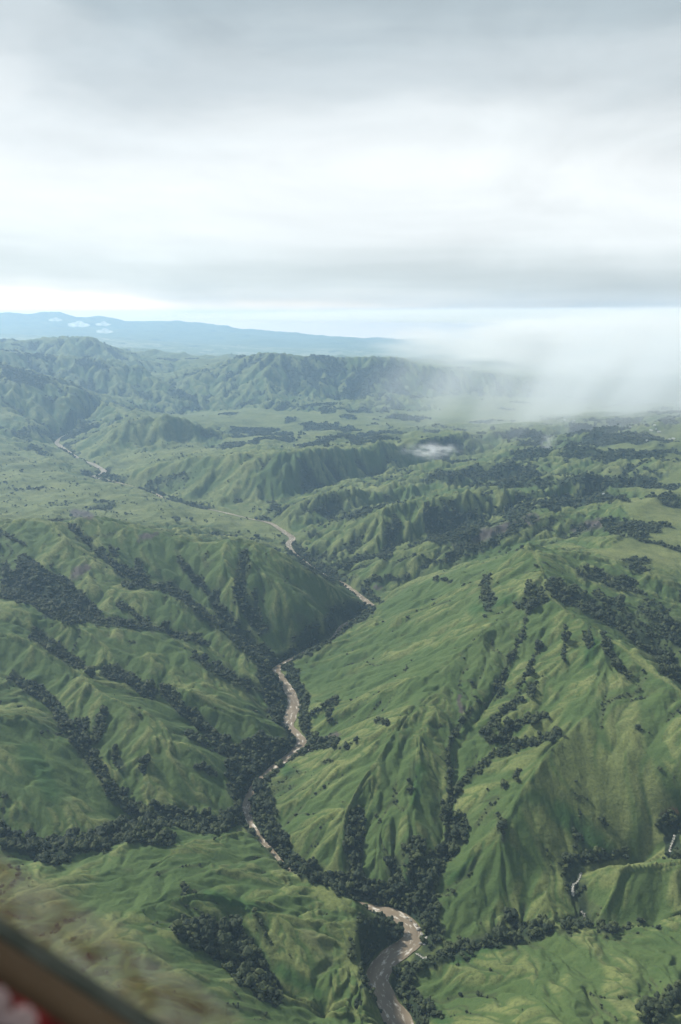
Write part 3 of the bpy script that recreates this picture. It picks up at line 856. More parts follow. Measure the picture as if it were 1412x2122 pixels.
me = lattice_mesh("terrain", X, Y, Z, ground_material())
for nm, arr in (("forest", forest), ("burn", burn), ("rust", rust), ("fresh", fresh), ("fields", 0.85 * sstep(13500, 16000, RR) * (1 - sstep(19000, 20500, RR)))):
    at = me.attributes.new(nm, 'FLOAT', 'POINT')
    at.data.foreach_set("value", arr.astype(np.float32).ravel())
terrain = link(bpy.data.objects.new("terrain", me))
tag(terrain, "steep green grassy hills and ridges folded into gullies", None, None, "structure")


# ------------------------------------------------------------------ river
def water_material(name, base, dark, foam_lo, foam_hi, scale):
    m, nd, lk, out = material(name)
    bs = N(nd, 'ShaderNodeBsdfPrincipled')
    bs.inputs['Roughness'].default_value = 0.35
    bs.inputs['IOR'].default_value = 1.33
    bs.inputs['Specular IOR Level'].default_value = 0.35
    lk.new(bs.outputs[0], out.inputs[0])
    at = N(nd, 'ShaderNodeAttribute', attribute_name='flow')
    mp = N(nd, 'ShaderNodeMapping')
    mp.inputs['Scale'].default_value = (scale, scale * 0.32, 1)
    lk.new(at.outputs['Vector'], mp.inputs['Vector'])
    n = N(nd, 'ShaderNodeTexNoise')
    n.inputs['Scale'].default_value = 1.0
    n.inputs['Detail'].default_value = 6
    n.inputs['Roughness'].default_value = 0.65
    lk.new(mp.outputs[0], n.inputs['Vector'])
    n0 = N(nd, 'ShaderNodeTexNoise')
    n0.inputs['Scale'].default_value = 0.25
    n0.inputs['Detail'].default_value = 3
    lk.new(mp.outputs[0], n0.inputs['Vector'])
    r0 = ramp(nd, [(0.35, dark), (0.65, base)])
    lk.new(n0.outputs['Fac'], r0.inputs[0])
    r1 = ramp(nd, [(foam_lo, 0.0), (foam_hi, 1.0)])
    lk.new(n.outputs['Fac'], r1.inputs[0])
    mx = N(nd, 'ShaderNodeMix', data_type='RGBA')
    lk.new(r1.outputs[0], mx.inputs[0])
    lk.new(r0.outputs[0], mx.inputs[6])
    mx.inputs[7].default_value = (.50, .47, .42, 1)
    lk.new(mx.outputs[2], bs.inputs['Base Color'])
    bp = N(nd, 'ShaderNodeBump')
    bp.inputs['Strength'].default_value = 0.7
    bp.inputs['Distance'].default_value = 0.8
    lk.new(n.outputs['Fac'], bp.inputs['Height'])
    lk.new(bp.outputs[0], bs.inputs['Normal'])
    return m


def ribbon(name, pts, widths, zs_, mat, cross=7, rough=2.0):
    """a strip of water following pts (x, y) with an uneven edge"""
    p = np.array(pts)
    t = np.gradient(p, axis=0)
    t /= np.linalg.norm(t, axis=1)[:, None] + 1e-9
    nrm = np.stack([-t[:, 1], t[:, 0]], 1)
    s = np.concatenate([[0], np.cumsum(np.linalg.norm(np.diff(p, axis=0), axis=1))])
    eL = fbm(s / 31, s * 0 + 3.3, 51, 3) * rough
    eR = fbm(s / 31, s * 0 + 8.1, 52, 3) * rough
    V, Fc, fl = [], [], []
    for i in range(len(p)):
        for j in range(cross):
            u = j / (cross - 1) * 2 - 1
            off = u * widths[i] / 2 + (eL[i] if u < 0 else eR[i]) * abs(u)
            q = p[i] + nrm[i] * off
            V.append((q[0], q[1], zs_[i] + 0.12 * float(np.sin(s[i] * .3 + j)) * (1 - abs(u))))
            fl.append((off, s[i], 0))
    for i in range(len(p) - 1):
        for j in range(cross - 1):
            a = i * cross + j
            Fc.append((a, a + 1, a + cross + 1, a + cross))
    o = mesh_obj(name, V, Fc, mat)
    at = o.data.attributes.new("flow", 'FLOAT_VECTOR', 'POINT')
    at.data.foreach_set("vector", np.array(fl, np.float32).ravel())
    return o


river = ribbon("river", riv_s[:, :2], riv_s[:, 2] * 0.92 + 2, np.full(len(riv_s), -0.3), water_material("muddy_water", (.185, .15, .107), (.12, .096, .068), .54, .67, 0.16))
tag(river, "brown muddy river winding through the valley bottom", None, None, "structure")


def ground_z(x, y):
    """height of the finished ground at x, y (arrays)"""
    x, y = np.asarray(x, float), np.asarray(y, float)
    l = np.log(np.hypot(x, y))
    th = np.arctan2(x, y)
    i = np.clip(np.searchsorted(ls, l) - 1, 0, NL - 2)
    u = np.clip((l - ls[i]) / (ls[i + 1] - ls[i]), 0, 1)
    fj = np.clip((th - TH0) / (TH1 - TH0) * (NT - 1), 0, NT - 1.001)
    j = fj.astype(int)
    v = fj - j
    return (Z[i, j] * (1 - v) + Z[i, j + 1] * v) * (1 - u) + (Z[i + 1, j] * (1 - v) + Z[i + 1, j + 1] * v) * u


def look(px, py):
    """first ground point met along the picture ray"""
    dx, dy, dz = ray(px, py)
    hor = math.hypot(dx, dy)
    d = np.exp(np.linspace(math.log(500), math.log(30000), 6000))
    x, y = dx / hor * d, dy / hor * d
    z = H + dz / hor * d
    g = ground_z(x, y)
    k = np.argmax(z <= g)
    return x[k], y[k], g[k]


# ------------------------------------------------------------------ trees
def leaf_material(name, c1, c2):
    m, nd, lk, out = material(name)
    bs = N(nd, 'ShaderNodeBsdfPrincipled')
    bs.inputs['Roughness'].default_value = 0.8
    bs.inputs['Specular IOR Level'].default_value = 0.2
    lk.new(bs.outputs[0], out.inputs[0])
    oi = N(nd, 'ShaderNodeObjectInfo')
    tc = N(nd, 'ShaderNodeTexCoord')
    n = N(nd, 'ShaderNodeTexNoise')
    n.inputs['Scale'].default_value = 3.0
    n.inputs['Detail'].default_value = 3
    lk.new(tc.outputs['Object'], n.inputs['Vector'])
    ad = N(nd, 'ShaderNodeMath', operation='ADD')
    lk.new(oi.outputs['Random'], ad.inputs[0])
    lk.new(n.outputs['Fac'], ad.inputs[1])
    hf = N(nd, 'ShaderNodeMath', operation='MULTIPLY')
    hf.inputs[1].default_value = 0.5
    lk.new(ad.outputs[0], hf.inputs[0])
    r = ramp(nd, [(0.2, c1), (0.55, tuple((a + b) * .45 for a, b in zip(c1, c2))), (0.8, c2)])
    lk.new(hf.outputs[0], r.inputs[0])
    lk.new(r.outputs[0], bs.inputs['Base Color'])
    return m


LEAF = leaf_material("dark_leaves", (.007, .015, .008), (.040, .052, .016))
mb_, nd_, lk_, out_ = material("bark")
bs_ = N(nd_, 'ShaderNodeBsdfPrincipled')
bs_.inputs['Roughness'].default_value = 0.9
nz_ = N(nd_, 'ShaderNodeTexNoise')
nz_.inputs['Scale'].default_value = 8
rp_ = ramp(nd_, [(0.3, (.05, .04, .03)), (0.7, (.12, .10, .08))])
lk_.new(nz_.outputs['Fac'], rp_.inputs[0])
lk_.new(rp_.outputs[0], bs_.inputs['Base Color'])
lk_.new(bs_.outputs[0], out_.inputs[0])
BARK = mb_


def crown_mesh(name, seed, lobes, sub, spread=0.62, flat=0.75):
    """a lumpy crown of unit radius, base near z = 0.25"""
    rd = random.Random(seed)
    bm = bmesh.new()
    for k in range(lobes):
        a = rd.uniform(0, 6.283)
        rr = spread * math.sqrt(rd.random()) if k else 0.0
        zz = 0.75 + rd.uniform(-0.28, 0.42) * (1 - rr * 0.6)
        s = rd.uniform(0.30, 0.52) if k else 0.62
        r = bmesh.ops.create_icosphere(bm, subdivisions=sub, radius=s)
        for v in r['verts']:
            j = 1 + rd.uniform(-0.24, 0.24)
            v.co = Vector((v.co.x * j + rr * math.cos(a), v.co.y * j + rr * math.sin(a), v.co.z * j * flat + zz))
    me = bpy.data.meshes.new(name)
    bm.to_mesh(me)
    bm.free()
    me.materials.append(LEAF)
    return me


def trunk_mesh():
    bm = bmesh.new()

    def limb(a, b, ra, rb, n=6):
        a, b = Vector(a), Vector(b)
        d = (b - a).normalized()
        u = d.orthogonal().normalized()
        w = d.cross(u)
        ring = []
        for c, r in ((a, ra), (b, rb)):
            ring.append([bm.verts.new(c + (u * math.cos(i / n * 6.283) + w * math.sin(i / n * 6.283)) * r) for i in range(n)])
        for i in range(n):
            bm.faces.new((ring[0][i], ring[0][(i + 1) % n], ring[1][(i + 1) % n], ring[1][i]))
    limb((0, 0, -0.25), (0.03, 0, 0.5), 0.085, 0.055)
    limb((0.03, 0, 0.48), (0.02, 0.04, 0.95), 0.05, 0.02)
    for k in range(4):
        a = k * 1.57 + 0.4
        limb((0.03, 0, 0.35 + 0.06 * k), (0.42 * math.cos(a), 0.42 * math.sin(a), 0.75 + 0.05 * k), 0.035, 0.012)
    me = bpy.data.meshes.new("trunk")
    bm.to_mesh(me)
    bm.free()
    me.materials.append(BARK)
    return me


# scatter positions: one per expected tree, on the ground lattice
STREAM = [(1540, 1640, 150), (1412, 1708, 86), (1398, 1735, 79), (1388, 1760, 72), (1384, 1776, 66), (1335, 1796, 42), (1260, 1805, 40), (1208, 1820, 41), (1200, 1832, 40), (1186, 1852, 36),
          (1190, 1872, 33), (1210, 1900, 27), (1200, 1918, 24), (1160, 1930, 21), (1100, 1940, 16), (1000, 1954, 9), (930, 1976, 4), (885, 1988, 1.5), (862, 1975, 0.2)]
st_ = np.array(STREAM, float)
sdx, sdy, sdz = ray(st_[:, 0], st_[:, 1])
sk = (H - st_[:, 2]) / -sdz
stream_xy = smooth_line(np.stack([sdx * sk, sdy * sk, st_[:, 2]], 1), 12)
area = np.zeros(X.shape)
dl = np.gradient(ls)[:, None]
area[:] = RR * RR * dl * (TH1 - TH0) / (NT - 1)
spacing = np.where(RR < 1700, 24.0, np.where(RR < 3000, 42.0, np.where(RR < 6500, 105.0, 320.0)))   # m2 per tree
lim = (RR < 13000) & (RR > 560)
dens = np.clip((forest - 0.30) / 0.4, 0, 1) * (0.75 + 0.5 * (fbm(X / 38, Y / 38, 120, 2) > -0.12)) * area / spacing * lim
sparse = (0.00010 + 0.0012 * plain) * area * sstep(0.05, 0.35, fbm(X / 150, Y / 150, 130, 3)) * (RR < 6000) * (RR > 560) * (~water)
expect = dens + sparse
cnt = rng.poisson(expect)
idx = np.repeat(np.arange(X.size), cnt.ravel())
jl = rng.uniform(-.5, .5, len(idx)) * np.broadcast_to(dl, X.shape).ravel()[idx]
jt = rng.uniform(-.5, .5, len(idx)) * (TH1 - TH0) / (NT - 1)
tl, tt = LL.ravel()[idx] + jl, np.clip(TT.ravel()[idx] + jt, TH0, TH1)
tx, ty = np.exp(tl) * np.sin(tt), np.exp(tl) * np.cos(tt)
tz = ground_z(tx, ty)


def look_flat(px, py):
    k = int(np.argmin(np.hypot(*(np.array(project(stream_xy[:, 0], stream_xy[:, 1], stream_xy[:, 2])) - np.array([[px], [py]])))))
    return stream_xy[k]


sd_ = np.full(len(tx), 1e9)
for q in stream_xy[::2]:
    sd_ = np.minimum(sd_, np.hypot(tx - q[0], ty - q[1]))
clear = sd_ > 5
for q_ in ((1391, 1750), (1195, 1826), (1208, 1896), (1005, 1953), (932, 1976), (868, 1983)):
    gx_, gy_, gz0 = look_flat(q_[0], q_[1])
    clear &= ~((np.hypot(tx - gx_, ty - gy_) < 26) & (sd_ < 18))
tx, ty, tz, tl, tt, idx = (a[clear] for a in (tx, ty, tz, tl, tt, idx))
fr = forest.ravel()[idx]
size = rng.lognormal(math.log(4.0), 0.40, len(idx)) * np.where(fr > 0.5, 1.0, 0.42)
size *= np.where(rill.ravel()[idx] * (pick(fm).ravel()[idx] < 0.2) > 0.3, 0.6, 1.0)
size *= np.where(np.exp(tl) > 3000, 1.35, 1.0) * np.where(np.exp(tl) > 6500, 1.7, 1.0)
size *= np.where((fr < 0.5) & (plain.ravel()[idx] > 0.5), 1.9, 1.0)
size = np.clip(size, 1.1, 13)

# lone trees seen on open grass: picture x, y, crown radius (m), label
LONE = [
    (1043, 1632, 6.5, "largest lone round dark tree on the grass left of the pointed spur"),
    (1070, 1608, 5.0, "loose dark tree just above and right of the largest lone round tree"),
    (1010, 1638, 2.8, "small dark bush to the left of the largest lone round tree"),
    (718, 1548, 6.0, "dark bushy tree alone on the bright hump right of the narrow river bend"),
    (1320, 1512, 3.6, "small dark tree alone high on the broad smooth right slope"),
    (1345, 1520, 2.6, "tiny bush beside the small dark tree on the broad smooth right slope"),
    (1366, 1597, 4.5, "dark tree alone on the smooth right slope above the white stream"),
    (1193, 1622, 3.4, "small dark tree in the shallow gully right of the pointed spur"),
    (1248, 1705, 6.0, "dense dark tree clump alone halfway down the right slope"),
    (1326, 1912, 5.0, "dark bush on the small grassy hump at the right edge"),
    (383, 1842, 4.2, "dark tree in the hollow of the near left hill"),
    (223, 1756, 6.5, "squat dark tree standing on the crest edge of the near left hill"),
    (366, 1081, 12.0, "dark block of trees standing alone on the pale plain"),
    (397, 1078, 11.0, "rounded dark tree clump on the plain right of the dark block of trees"),
    (962, 1366, 3.0, "small lone tree on the bright left shoulder of the big right hill"),
    (1022, 1442, 4.0, "dark tree at the foot of the parallel gullies of the right hill"),
]
lone_pos = [look(a, b) for a, b, _, _ in LONE]

# the three hundred largest in the picture become trees of their own
tpx, tpy = project(tx, ty, tz)
tdist = np.sqrt(tx ** 2 + ty ** 2 + (H - tz) ** 2)
gi = np.clip(np.searchsorted(ls, tl) - 1, 0, NL - 1)
gj = np.clip(((tt - TH0) / (TH1 - TH0) * (NT - 1)).astype(int), 0, NT - 1)
seen = (((tz + size - H) / np.hypot(tx, ty)) > run[gi, gj] - 0.0005) & (tpx > 4) & (tpx < PW - 4) & (tpy > 0) & (tpy < PH - 4) & (tpy < 1935 + tpx * 0.55 - 30)
score = np.where(seen, size / tdist, 0)
order = np.argsort(-score)
NTREE = 300 - len(LONE)
own = order[:NTREE]
rest = np.ones(len(tx), bool)
rest[own] = False

REGIONS = [  # picture test -> label of the trees standing there
    (lambda a, b: a > 905 and b < 1840, "dark green tree in the wooded ravine below the big right hill"),
    (lambda a, b: a > 1130 and b < 2000, "dark green tree beside the small white stream at the right edge"),
    (lambda a, b: a > 1250, "dark green tree in the wooded dip at the lower right corner"),
    (lambda a, b: a > 895, "dark green tree lining the side stream behind the near right hill"),
    (lambda a, b: a > 700 and b > 1890 and a < 830, "dark green tree on the shaded flat inside the lower river bend"),
    (lambda a, b: a > 800 and b > 1890, "dark green tree on the outer bank of the lower river bend"),
    (lambda a, b: a > 640 and b > 1600, "dark green tree in the thicket above the lower river bend"),
    (lambda a, b: a > 505 and b > 1500, "dark green tree along the narrow gorge of the river"),
    (lambda a, b: b > 1800, "dark green tree in the wooded gully of the near left hill"),
    (lambda a, b: b > 1640, "dark green tree in the wooded side valley behind the near left hill"),
    (lambda a, b: True, "dark green tree in a gully of the left hills"),
]

protos = [(crown_mesh("crown", 40 + k, 9 + k, 1, 0.62, 0.72 + 0.08 * k), None) for k in range(5)]
TRUNK = trunk_mesh()


def make_tree(x, y, z, s, label, group=None, k=0):
    root = empty("tree", (x, y, z))
    tag(root, label, "tree", group)
    c = link(bpy.data.objects.new("crown", protos[k % 5][0]), root)
    t = link(bpy.data.objects.new("trunk", TRUNK), root)
    root.scale = (s, s, s * random.uniform(0.95, 1.35))
    root.rotation_euler = (0, 0, random.uniform(0, 6.283))
    return root


for (a, b, s, lab), (x, y, z) in zip(LONE, lone_pos):
    make_tree(x, y, z - 0.3, s, lab, None, int(a))
for n, i in enumerate(own):
    lab = next(l for f, l in REGIONS if f(tpx[i], tpy[i]))
    make_tree(tx[i], ty[i], tz[i] - 0.4, size[i], lab, lab.replace("dark green tree", "trees"), n)

# all the others: one wood, instanced on its points
rp = np.where(rest)[0]
fo_me = bpy.data.meshes.new("woodland")
fo_me.vertices.add(len(rp))
fo_me.vertices.foreach_set("co", np.stack([tx[rp], ty[rp], tz[rp] - 0.4], 1).astype(np.float32).ravel())
a_ = fo_me.attributes.new("size", 'FLOAT', 'POINT')
a_.data.foreach_set("value", size[rp].astype(np.float32))
a_ = fo_me.attributes.new("turn", 'FLOAT', 'POINT')
a_.data.foreach_set("value", rng.uniform(0, 6.283, len(rp)).astype(np.float32))
a_ = fo_me.attributes.new("pick", 'INT', 'POINT')
a_.data.foreach_set("value", rng.integers(0, 4, len(rp)).astype(np.int32))
fo_me.update()
woodland = link(bpy.data.objects.new("woodland", fo_me))
tag(woodland, "dark green woodland filling the gullies and valley floors", None, None, "stuff")
ng = bpy.data.node_groups.new("scatter", 'GeometryNodeTree')
ng.interface.new_socket("Geometry", in_out='INPUT', socket_type='NodeSocketGeometry')
ng.interface.new_socket("Geometry", in_out='OUTPUT', socket_type='NodeSocketGeometry')
gn, gk = ng.nodes, ng.links
gi_, go_ = gn.new('NodeGroupInput'), gn.new('NodeGroupOutput')
iop = gn.new('GeometryNodeInstanceOnPoints')
jn = gn.new('GeometryNodeGeometryToInstance')
for k in range(4):
    src = bpy.data.objects.new("crown_shape", crown_mesh("crown_shape", 70 + k, 4 + k % 2, 1, 0.55, 0.85))
    oi = gn.new('GeometryNodeObjectInfo')
    oi.inputs['Object'].default_value = src
    gk.new(oi.outputs['Geometry'], jn.inputs[0])


def named(nm, typ):
    n = gn.new('GeometryNodeInputNamedAttribute')
    n.data_type = typ
    n.inputs[0].default_value = nm
    return n.outputs[0]


cx_ = gn.new('ShaderNodeCombineXYZ')
gk.new(named("turn", 'FLOAT'), cx_.inputs[2])
e2r = gn.new('FunctionNodeEulerToRotation')
gk.new(cx_.outputs[0], e2r.inputs[0])
gk.new(gi_.outputs[0], iop.inputs['Points'])
gk.new(jn.outputs[0], iop.inputs['Instance'])
iop.inputs['Pick Instance'].default_value = True
gk.new(named("pick", 'INT'), iop.inputs['Instance Index'])
gk.new(e2r.outputs[0], iop.inputs['Rotation'])
gk.new(named("size", 'FLOAT'), iop.inputs['Scale'])
gk.new(iop.outputs[0], go_.inputs[0])
md = woodland.modifiers.new("scatter", 'NODES')
md.node_group = ng
print("zmax", Z.max(), "trees", len(tx), "rows", NL, "cols", NT)
#END_TREES

# ------------------------------------------------------------------ haze
def box_mesh(name, x0, x1, y0, y1, z0, z1, mat):
    V = [(x, y, z) for z in (z0, z1) for y in (y0, y1) for x in (x0, x1)]
    Fc = [(0, 2, 3, 1), (4, 5, 7, 6), (0, 1, 5, 4), (2, 6, 7, 3), (0, 4, 6, 2), (1, 3, 7, 5)]
    return mesh_obj(name, V, Fc, mat, smooth=False)


def volume_material(name, color, density, aniso):
    m, nd, lk, out = material(name)
    v = N(nd, 'ShaderNodeVolumePrincipled')
    v.inputs['Color'].default_value = (*color, 1)
    v.inputs['Density'].default_value = density
    v.inputs['Anisotropy'].default_value = aniso
    lk.new(v.outputs[0], out.inputs['Volume'])
    return m


hz = box_mesh("haze", -24000, 24000, -1500, 31000, -20, max(float(Z.max()), 1072.0) + 8, volume_material("haze", (.44, .68, .97), 4.5e-5, 0.3))
tag(hz, "pale blue haze filling the valley air", None, None, "stuff")


# ------------------------------------------------------------------ side stream, river stones
WHITE = water_material("white_water", (.20, .20, .18), (.08, .085, .075), .48, .63, 0.5)
spx, spy = project(stream_xy[:, 0], stream_xy[:, 1], stream_xy[:, 2])
for lo, hi in (((1398, 1732), (1384, 1777)), ((1206, 1820), (1187, 1866)), ((1209, 1888), (1203, 1912)), ((1012, 1950), (990, 1956)), ((940, 1972), (925, 1978)), ((884, 1988), (862, 1974))):
    a_i, b_i = sorted(int(np.argmin(np.hypot(spx - q[0], spy - q[1]))) for q in (lo, hi))
    sxy = smooth_line(stream_xy[a_i:b_i + 1, :2], 3)
    d_ = np.gradient(sxy, axis=0)
    d_ /= np.linalg.norm(d_, axis=1)[:, None]
    nrm_ = np.stack([-d_[:, 1], d_[:, 0]], 1)
    gz_ = np.max([ground_z(sxy[:, 0] + nrm_[:, 0] * k, sxy[:, 1] + nrm_[:, 1] * k) for k in (-2.5, 0, 2.5)], axis=0) + 0.4
    stream = ribbon("stream", sxy, 3.0 + 1.6 * np.sin(np.arange(len(sxy)) * 0.9), gz_, WHITE, 5, 1.0)
    tag(stream, "glimpse of the small white stream in the wooded side valley", None, None, "structure")


def stone_material():
    m, nd, lk, out = material("grey_stone")
    bs = N(nd, 'ShaderNodeBsdfPrincipled')
    bs.inputs['Roughness'].default_value = 0.9
    n = N(nd, 'ShaderNodeTexNoise')
    n.inputs['Scale'].default_value = 1.5
    n.inputs['Detail'].default_value = 6
    r = ramp(nd, [(0.3, (.14, .135, .125)), (0.7, (.34, .33, .30))])
    lk.new(n.outputs['Fac'], r.inputs[0])
    lk.new(r.outputs[0], bs.inputs['Base Color'])
    lk.new(bs.outputs[0], out.inputs[0])
    return m


STONE = stone_material()
stone_me = []
for k in range(3):
    bm = bmesh.new()
    bmesh.ops.create_icosphere(bm, subdivisions=2, radius=1)
    rd_ = random.Random(k)
    off = [rd_.uniform(-9, 9) for _ in range(3)]
    for v in bm.verts:
        f = 1 + 0.32 * math.sin(v.co.x * 3.1 + off[0]) * math.cos(v.co.y * 2.7 + off[1]) + rd_.uniform(-.07, .07)
        v.co = Vector((v.co.x * f * 1.2, v.co.y * f * 0.9, v.co.z * f * 0.65))
    me_ = bpy.data.meshes.new("rock")
    bm.to_mesh(me_)
    bm.free()
    me_.materials.append(STONE)
    stone_me.append(me_)
ROCKS = [(868, 1928, 3.2), (874, 1938, 2.6), (878, 1948, 3.6), (872, 1957, 2.4), (863, 1919, 2.2), (880, 1958, 2.0), (851, 1910, 1.8), (884, 1944, 2.2), (843, 1904, 1.6), (770, 2043, 1.8), (931, 1972, 2.6), (936, 1970, 1.8), (640, 1555, 2.2), (624, 1462, 2.4), (632, 1450, 2.6), (637, 1442, 2.0)]
for k, (a, b, r_) in enumerate(ROCKS):
    x, y, z = look(a, b)
    o = link(bpy.data.objects.new("rock", stone_me[k % 3]))
    o.location = (x, y, max(z, -0.2) + r_ * 0.15)
    o.scale = (r_, r_, r_)
    o.rotation_euler = (0, 0, k * 1.9)
    if k < 9:
        tag(o, "grey boulder on the stony outer edge of the lower river bend", "rock", "boulders on the lower river bend")
    elif k == 9:
        tag(o, "single pale boulder at the left edge of the lowest river reach", "rock")
    elif k < 12:
        tag(o, "pale boulder in the bed of the side stream", "rock", "boulders in the side stream")
    elif k == 12:
        tag(o, "grey boulder on the bank above the narrow river gorge", "rock")
    else:
        tag(o, "pale boulder on the right bank of the wide middle reach", "rock", "boulders by the middle reach")


# ------------------------------------------------------------------ houses of the far village
def plain_material(name, c1, c2, rough, scale=3.0):
    m, nd, lk, out = material(name)
    bs = N(nd, 'ShaderNodeBsdfPrincipled')
    bs.inputs['Roughness'].default_value = rough
    bs.inputs['Specular IOR Level'].default_value = 0.08
    n = N(nd, 'ShaderNodeTexNoise')
    n.inputs['Scale'].default_value = scale
    n.inputs['Detail'].default_value = 5
    r = ramp(nd, [(0.35, c1), (0.65, c2)])
    tc = N(nd, 'ShaderNodeTexCoord')
    lk.new(tc.outputs['Object'], n.inputs['Vector'])
    lk.new(n.outputs['Fac'], r.inputs[0])
    lk.new(r.outputs[0], bs.inputs['Base Color'])
    lk.new(bs.outputs[0], out.inputs[0])
    return m


WALLM = plain_material("house_wall", (.36, .35, .32), (.45, .44, .40), 0.9)
ROOFM = plain_material("house_roof", (.28, .29, .30), (.36, .38, .39), 0.5)


def house_meshes(w, d, h):
    wm = bpy.data.meshes.new("wall")
    V = [(-w, -d, -1), (w, -d, -1), (w, d, -1), (-w, d, -1), (-w, -d, h), (w, -d, h), (w, d, h), (-w, d, h), (-w, 0, h * 1.55), (w, 0, h * 1.55)]
    wm.from_pydata(V, [], [(0, 1, 5, 4), (1, 2, 6, 9, 5), (2, 3, 7, 6), (3, 0, 4, 8, 7)])
    wm.materials.append(WALLM)
    rm_ = bpy.data.meshes.new("roof")
    e, t = 0.5, 0.18
    V = [(-w - e, -d - e, h - .3), (w + e, -d - e, h - .3), (w + e, 0, h * 1.55 + .1), (-w - e, 0, h * 1.55 + .1), (-w - e, d + e, h - .3), (w + e, d + e, h - .3)]
    V += [(x, y, z + t) for x, y, z in V]
    rm_.from_pydata(V, [], [(6, 7, 8, 9), (9, 8, 11, 10), (0, 3, 2, 1), (3, 4, 5, 2), (0, 1, 7, 6), (4, 10, 11, 5), (0, 6, 9, 3), (3, 9, 10, 4), (1, 2, 8, 7), (2, 5, 11, 8)])
    rm_.materials.append(ROOFM)
    return wm, rm_


HM = [house_meshes(6, 4, 3.4), house_meshes(9, 5, 4.0)]
HOUSES = [(1164, 874), (1171, 871), (1178, 873), (1184, 876), (1190, 872), (1196, 878), (1307, 886), (1350, 893), (1360, 890), (1366, 896), (1357, 882), (1341, 914), (1388, 911), (1396, 910), (1251, 1025)]
for k, (a, b) in enumerate(HOUSES):
    x, y, z = look(a, b)
    root = empty("house", (x, y, z))
    root.rotation_euler = (0, 0, k * 2.1)
    wm, rm_ = HM[k % 2]
    link(bpy.data.objects.new("wall", wm), root)
    link(bpy.data.objects.new("roof", rm_), root)
    if k < 6:
        tag(root, "tiny white house of the hamlet below the rain curtain", "house", "houses of the hamlet below the rain")
    elif k == 6:
        tag(root, "tiny white house alone between the two hamlets", "house")
    elif k < 11:
        tag(root, "tiny white house of the hamlet near the right edge", "house", "houses of the hamlet at the right edge")
    elif k == 14:
        tag(root, "tiny pale house in dark woodland behind the right ridge", "house")
    else:
        tag(root, "tiny white house on the far ridge track at the right", "house", "houses on the far ridge track")


# ------------------------------------------------------------------ clouds and rain inside the valley
def lump(name, parts, mat, sub=3, wob=0.12):
    bm = bmesh.new()
    for (cx, cy, cz, rx, ry, rz) in parts:
        r = bmesh.ops.create_icosphere(bm, subdivisions=sub, radius=1)
        for v in r['verts']:
            f = 1 + wob * math.sin(v.co.x * 5 + cx) * math.cos(v.co.z * 6 + cy) + wob * .6 * math.sin(v.co.y * 9 + cz)
            v.co = Vector((v.co.x * rx * f + cx, v.co.y * ry * f + cy, v.co.z * rz * f + cz))
    return bm_obj(name, bm, mat)


def cloud_material(name, density, scale, lo, hi, stretch=(1, 1, 1), rot=(0, 0, 0), size=(1, 1, 1), edge=1.0, color=(.97, .98, 1.0), aniso=0.35, vfade=None):
    """vapour: fractal density fading toward the border of the body it fills"""
    m, nd, lk, out = material(name)
    v = N(nd, 'ShaderNodeVolumePrincipled')
    v.inputs['Color'].default_value = (*color, 1)
    v.inputs['Anisotropy'].default_value = aniso
    tc = N(nd, 'ShaderNodeTexCoord')
    mp = N(nd, 'ShaderNodeMapping')
    mp.inputs['Scale'].default_value = stretch
    m0 = N(nd, 'ShaderNodeMapping')
    m0.inputs['Scale'].default_value = size
    m0.inputs['Rotation'].default_value = rot
    lk.new(tc.outputs['Object'], m0.inputs['Vector'])
    lk.new(m0.outputs[0], mp.inputs['Vector'])
    n = N(nd, 'ShaderNodeTexNoise')
    n.inputs['Scale'].default_value = scale
    n.inputs['Detail'].default_value = 4
    n.inputs['Roughness'].default_value = 0.55
    lk.new(mp.outputs[0], n.inputs['Vector'])
    r = N(nd, 'ShaderNodeMapRange', interpolation_type='SMOOTHSTEP')
    r.inputs['From Min'].default_value = lo
    r.inputs['From Max'].default_value = hi
    lk.new(n.outputs['Fac'], r.inputs['Value'])
    # distance from the middle in the body's own space (unit ellipsoid)
    ln = N(nd, 'ShaderNodeVectorMath', operation='LENGTH')
    lk.new(tc.outputs['Object'], ln.inputs[0])
    e = N(nd, 'ShaderNodeMapRange', interpolation_type='SMOOTHSTEP')
    e.inputs['From Min'].default_value = 1.0
    e.inputs['From Max'].default_value = 1.0 - edge
    lk.new(ln.outputs['Value'], e.inputs['Value'])
    mu = N(nd, 'ShaderNodeMath', operation='MULTIPLY')
    lk.new(r.outputs[0], mu.inputs[0])
    lk.new(e.outputs[0], mu.inputs[1])
    m2 = N(nd, 'ShaderNodeMath', operation='MULTIPLY')
    lk.new(mu.outputs[0], m2.inputs[0])
    m2.inputs[1].default_value = density
    lk.new(m2.outputs[0], v.inputs['Density'])
    lk.new(v.outputs[0], out.inputs['Volume'])
    return m


def vapour(name, loc, rad, mat, label, cat=None, group=None, kind=None):
    bm = bmesh.new()
    bmesh.ops.create_icosphere(bm, subdivisions=3, radius=1.0)
    for v in bm.verts:                                  # nothing reaches below the valley floor
        v.co.z = max(v.co.z, (-15 - loc[2]) / rad[2])
    o = bm_obj(name, bm, mat)
    o.location = loc
    o.scale = rad
    return tag(o, label, cat, group, kind)


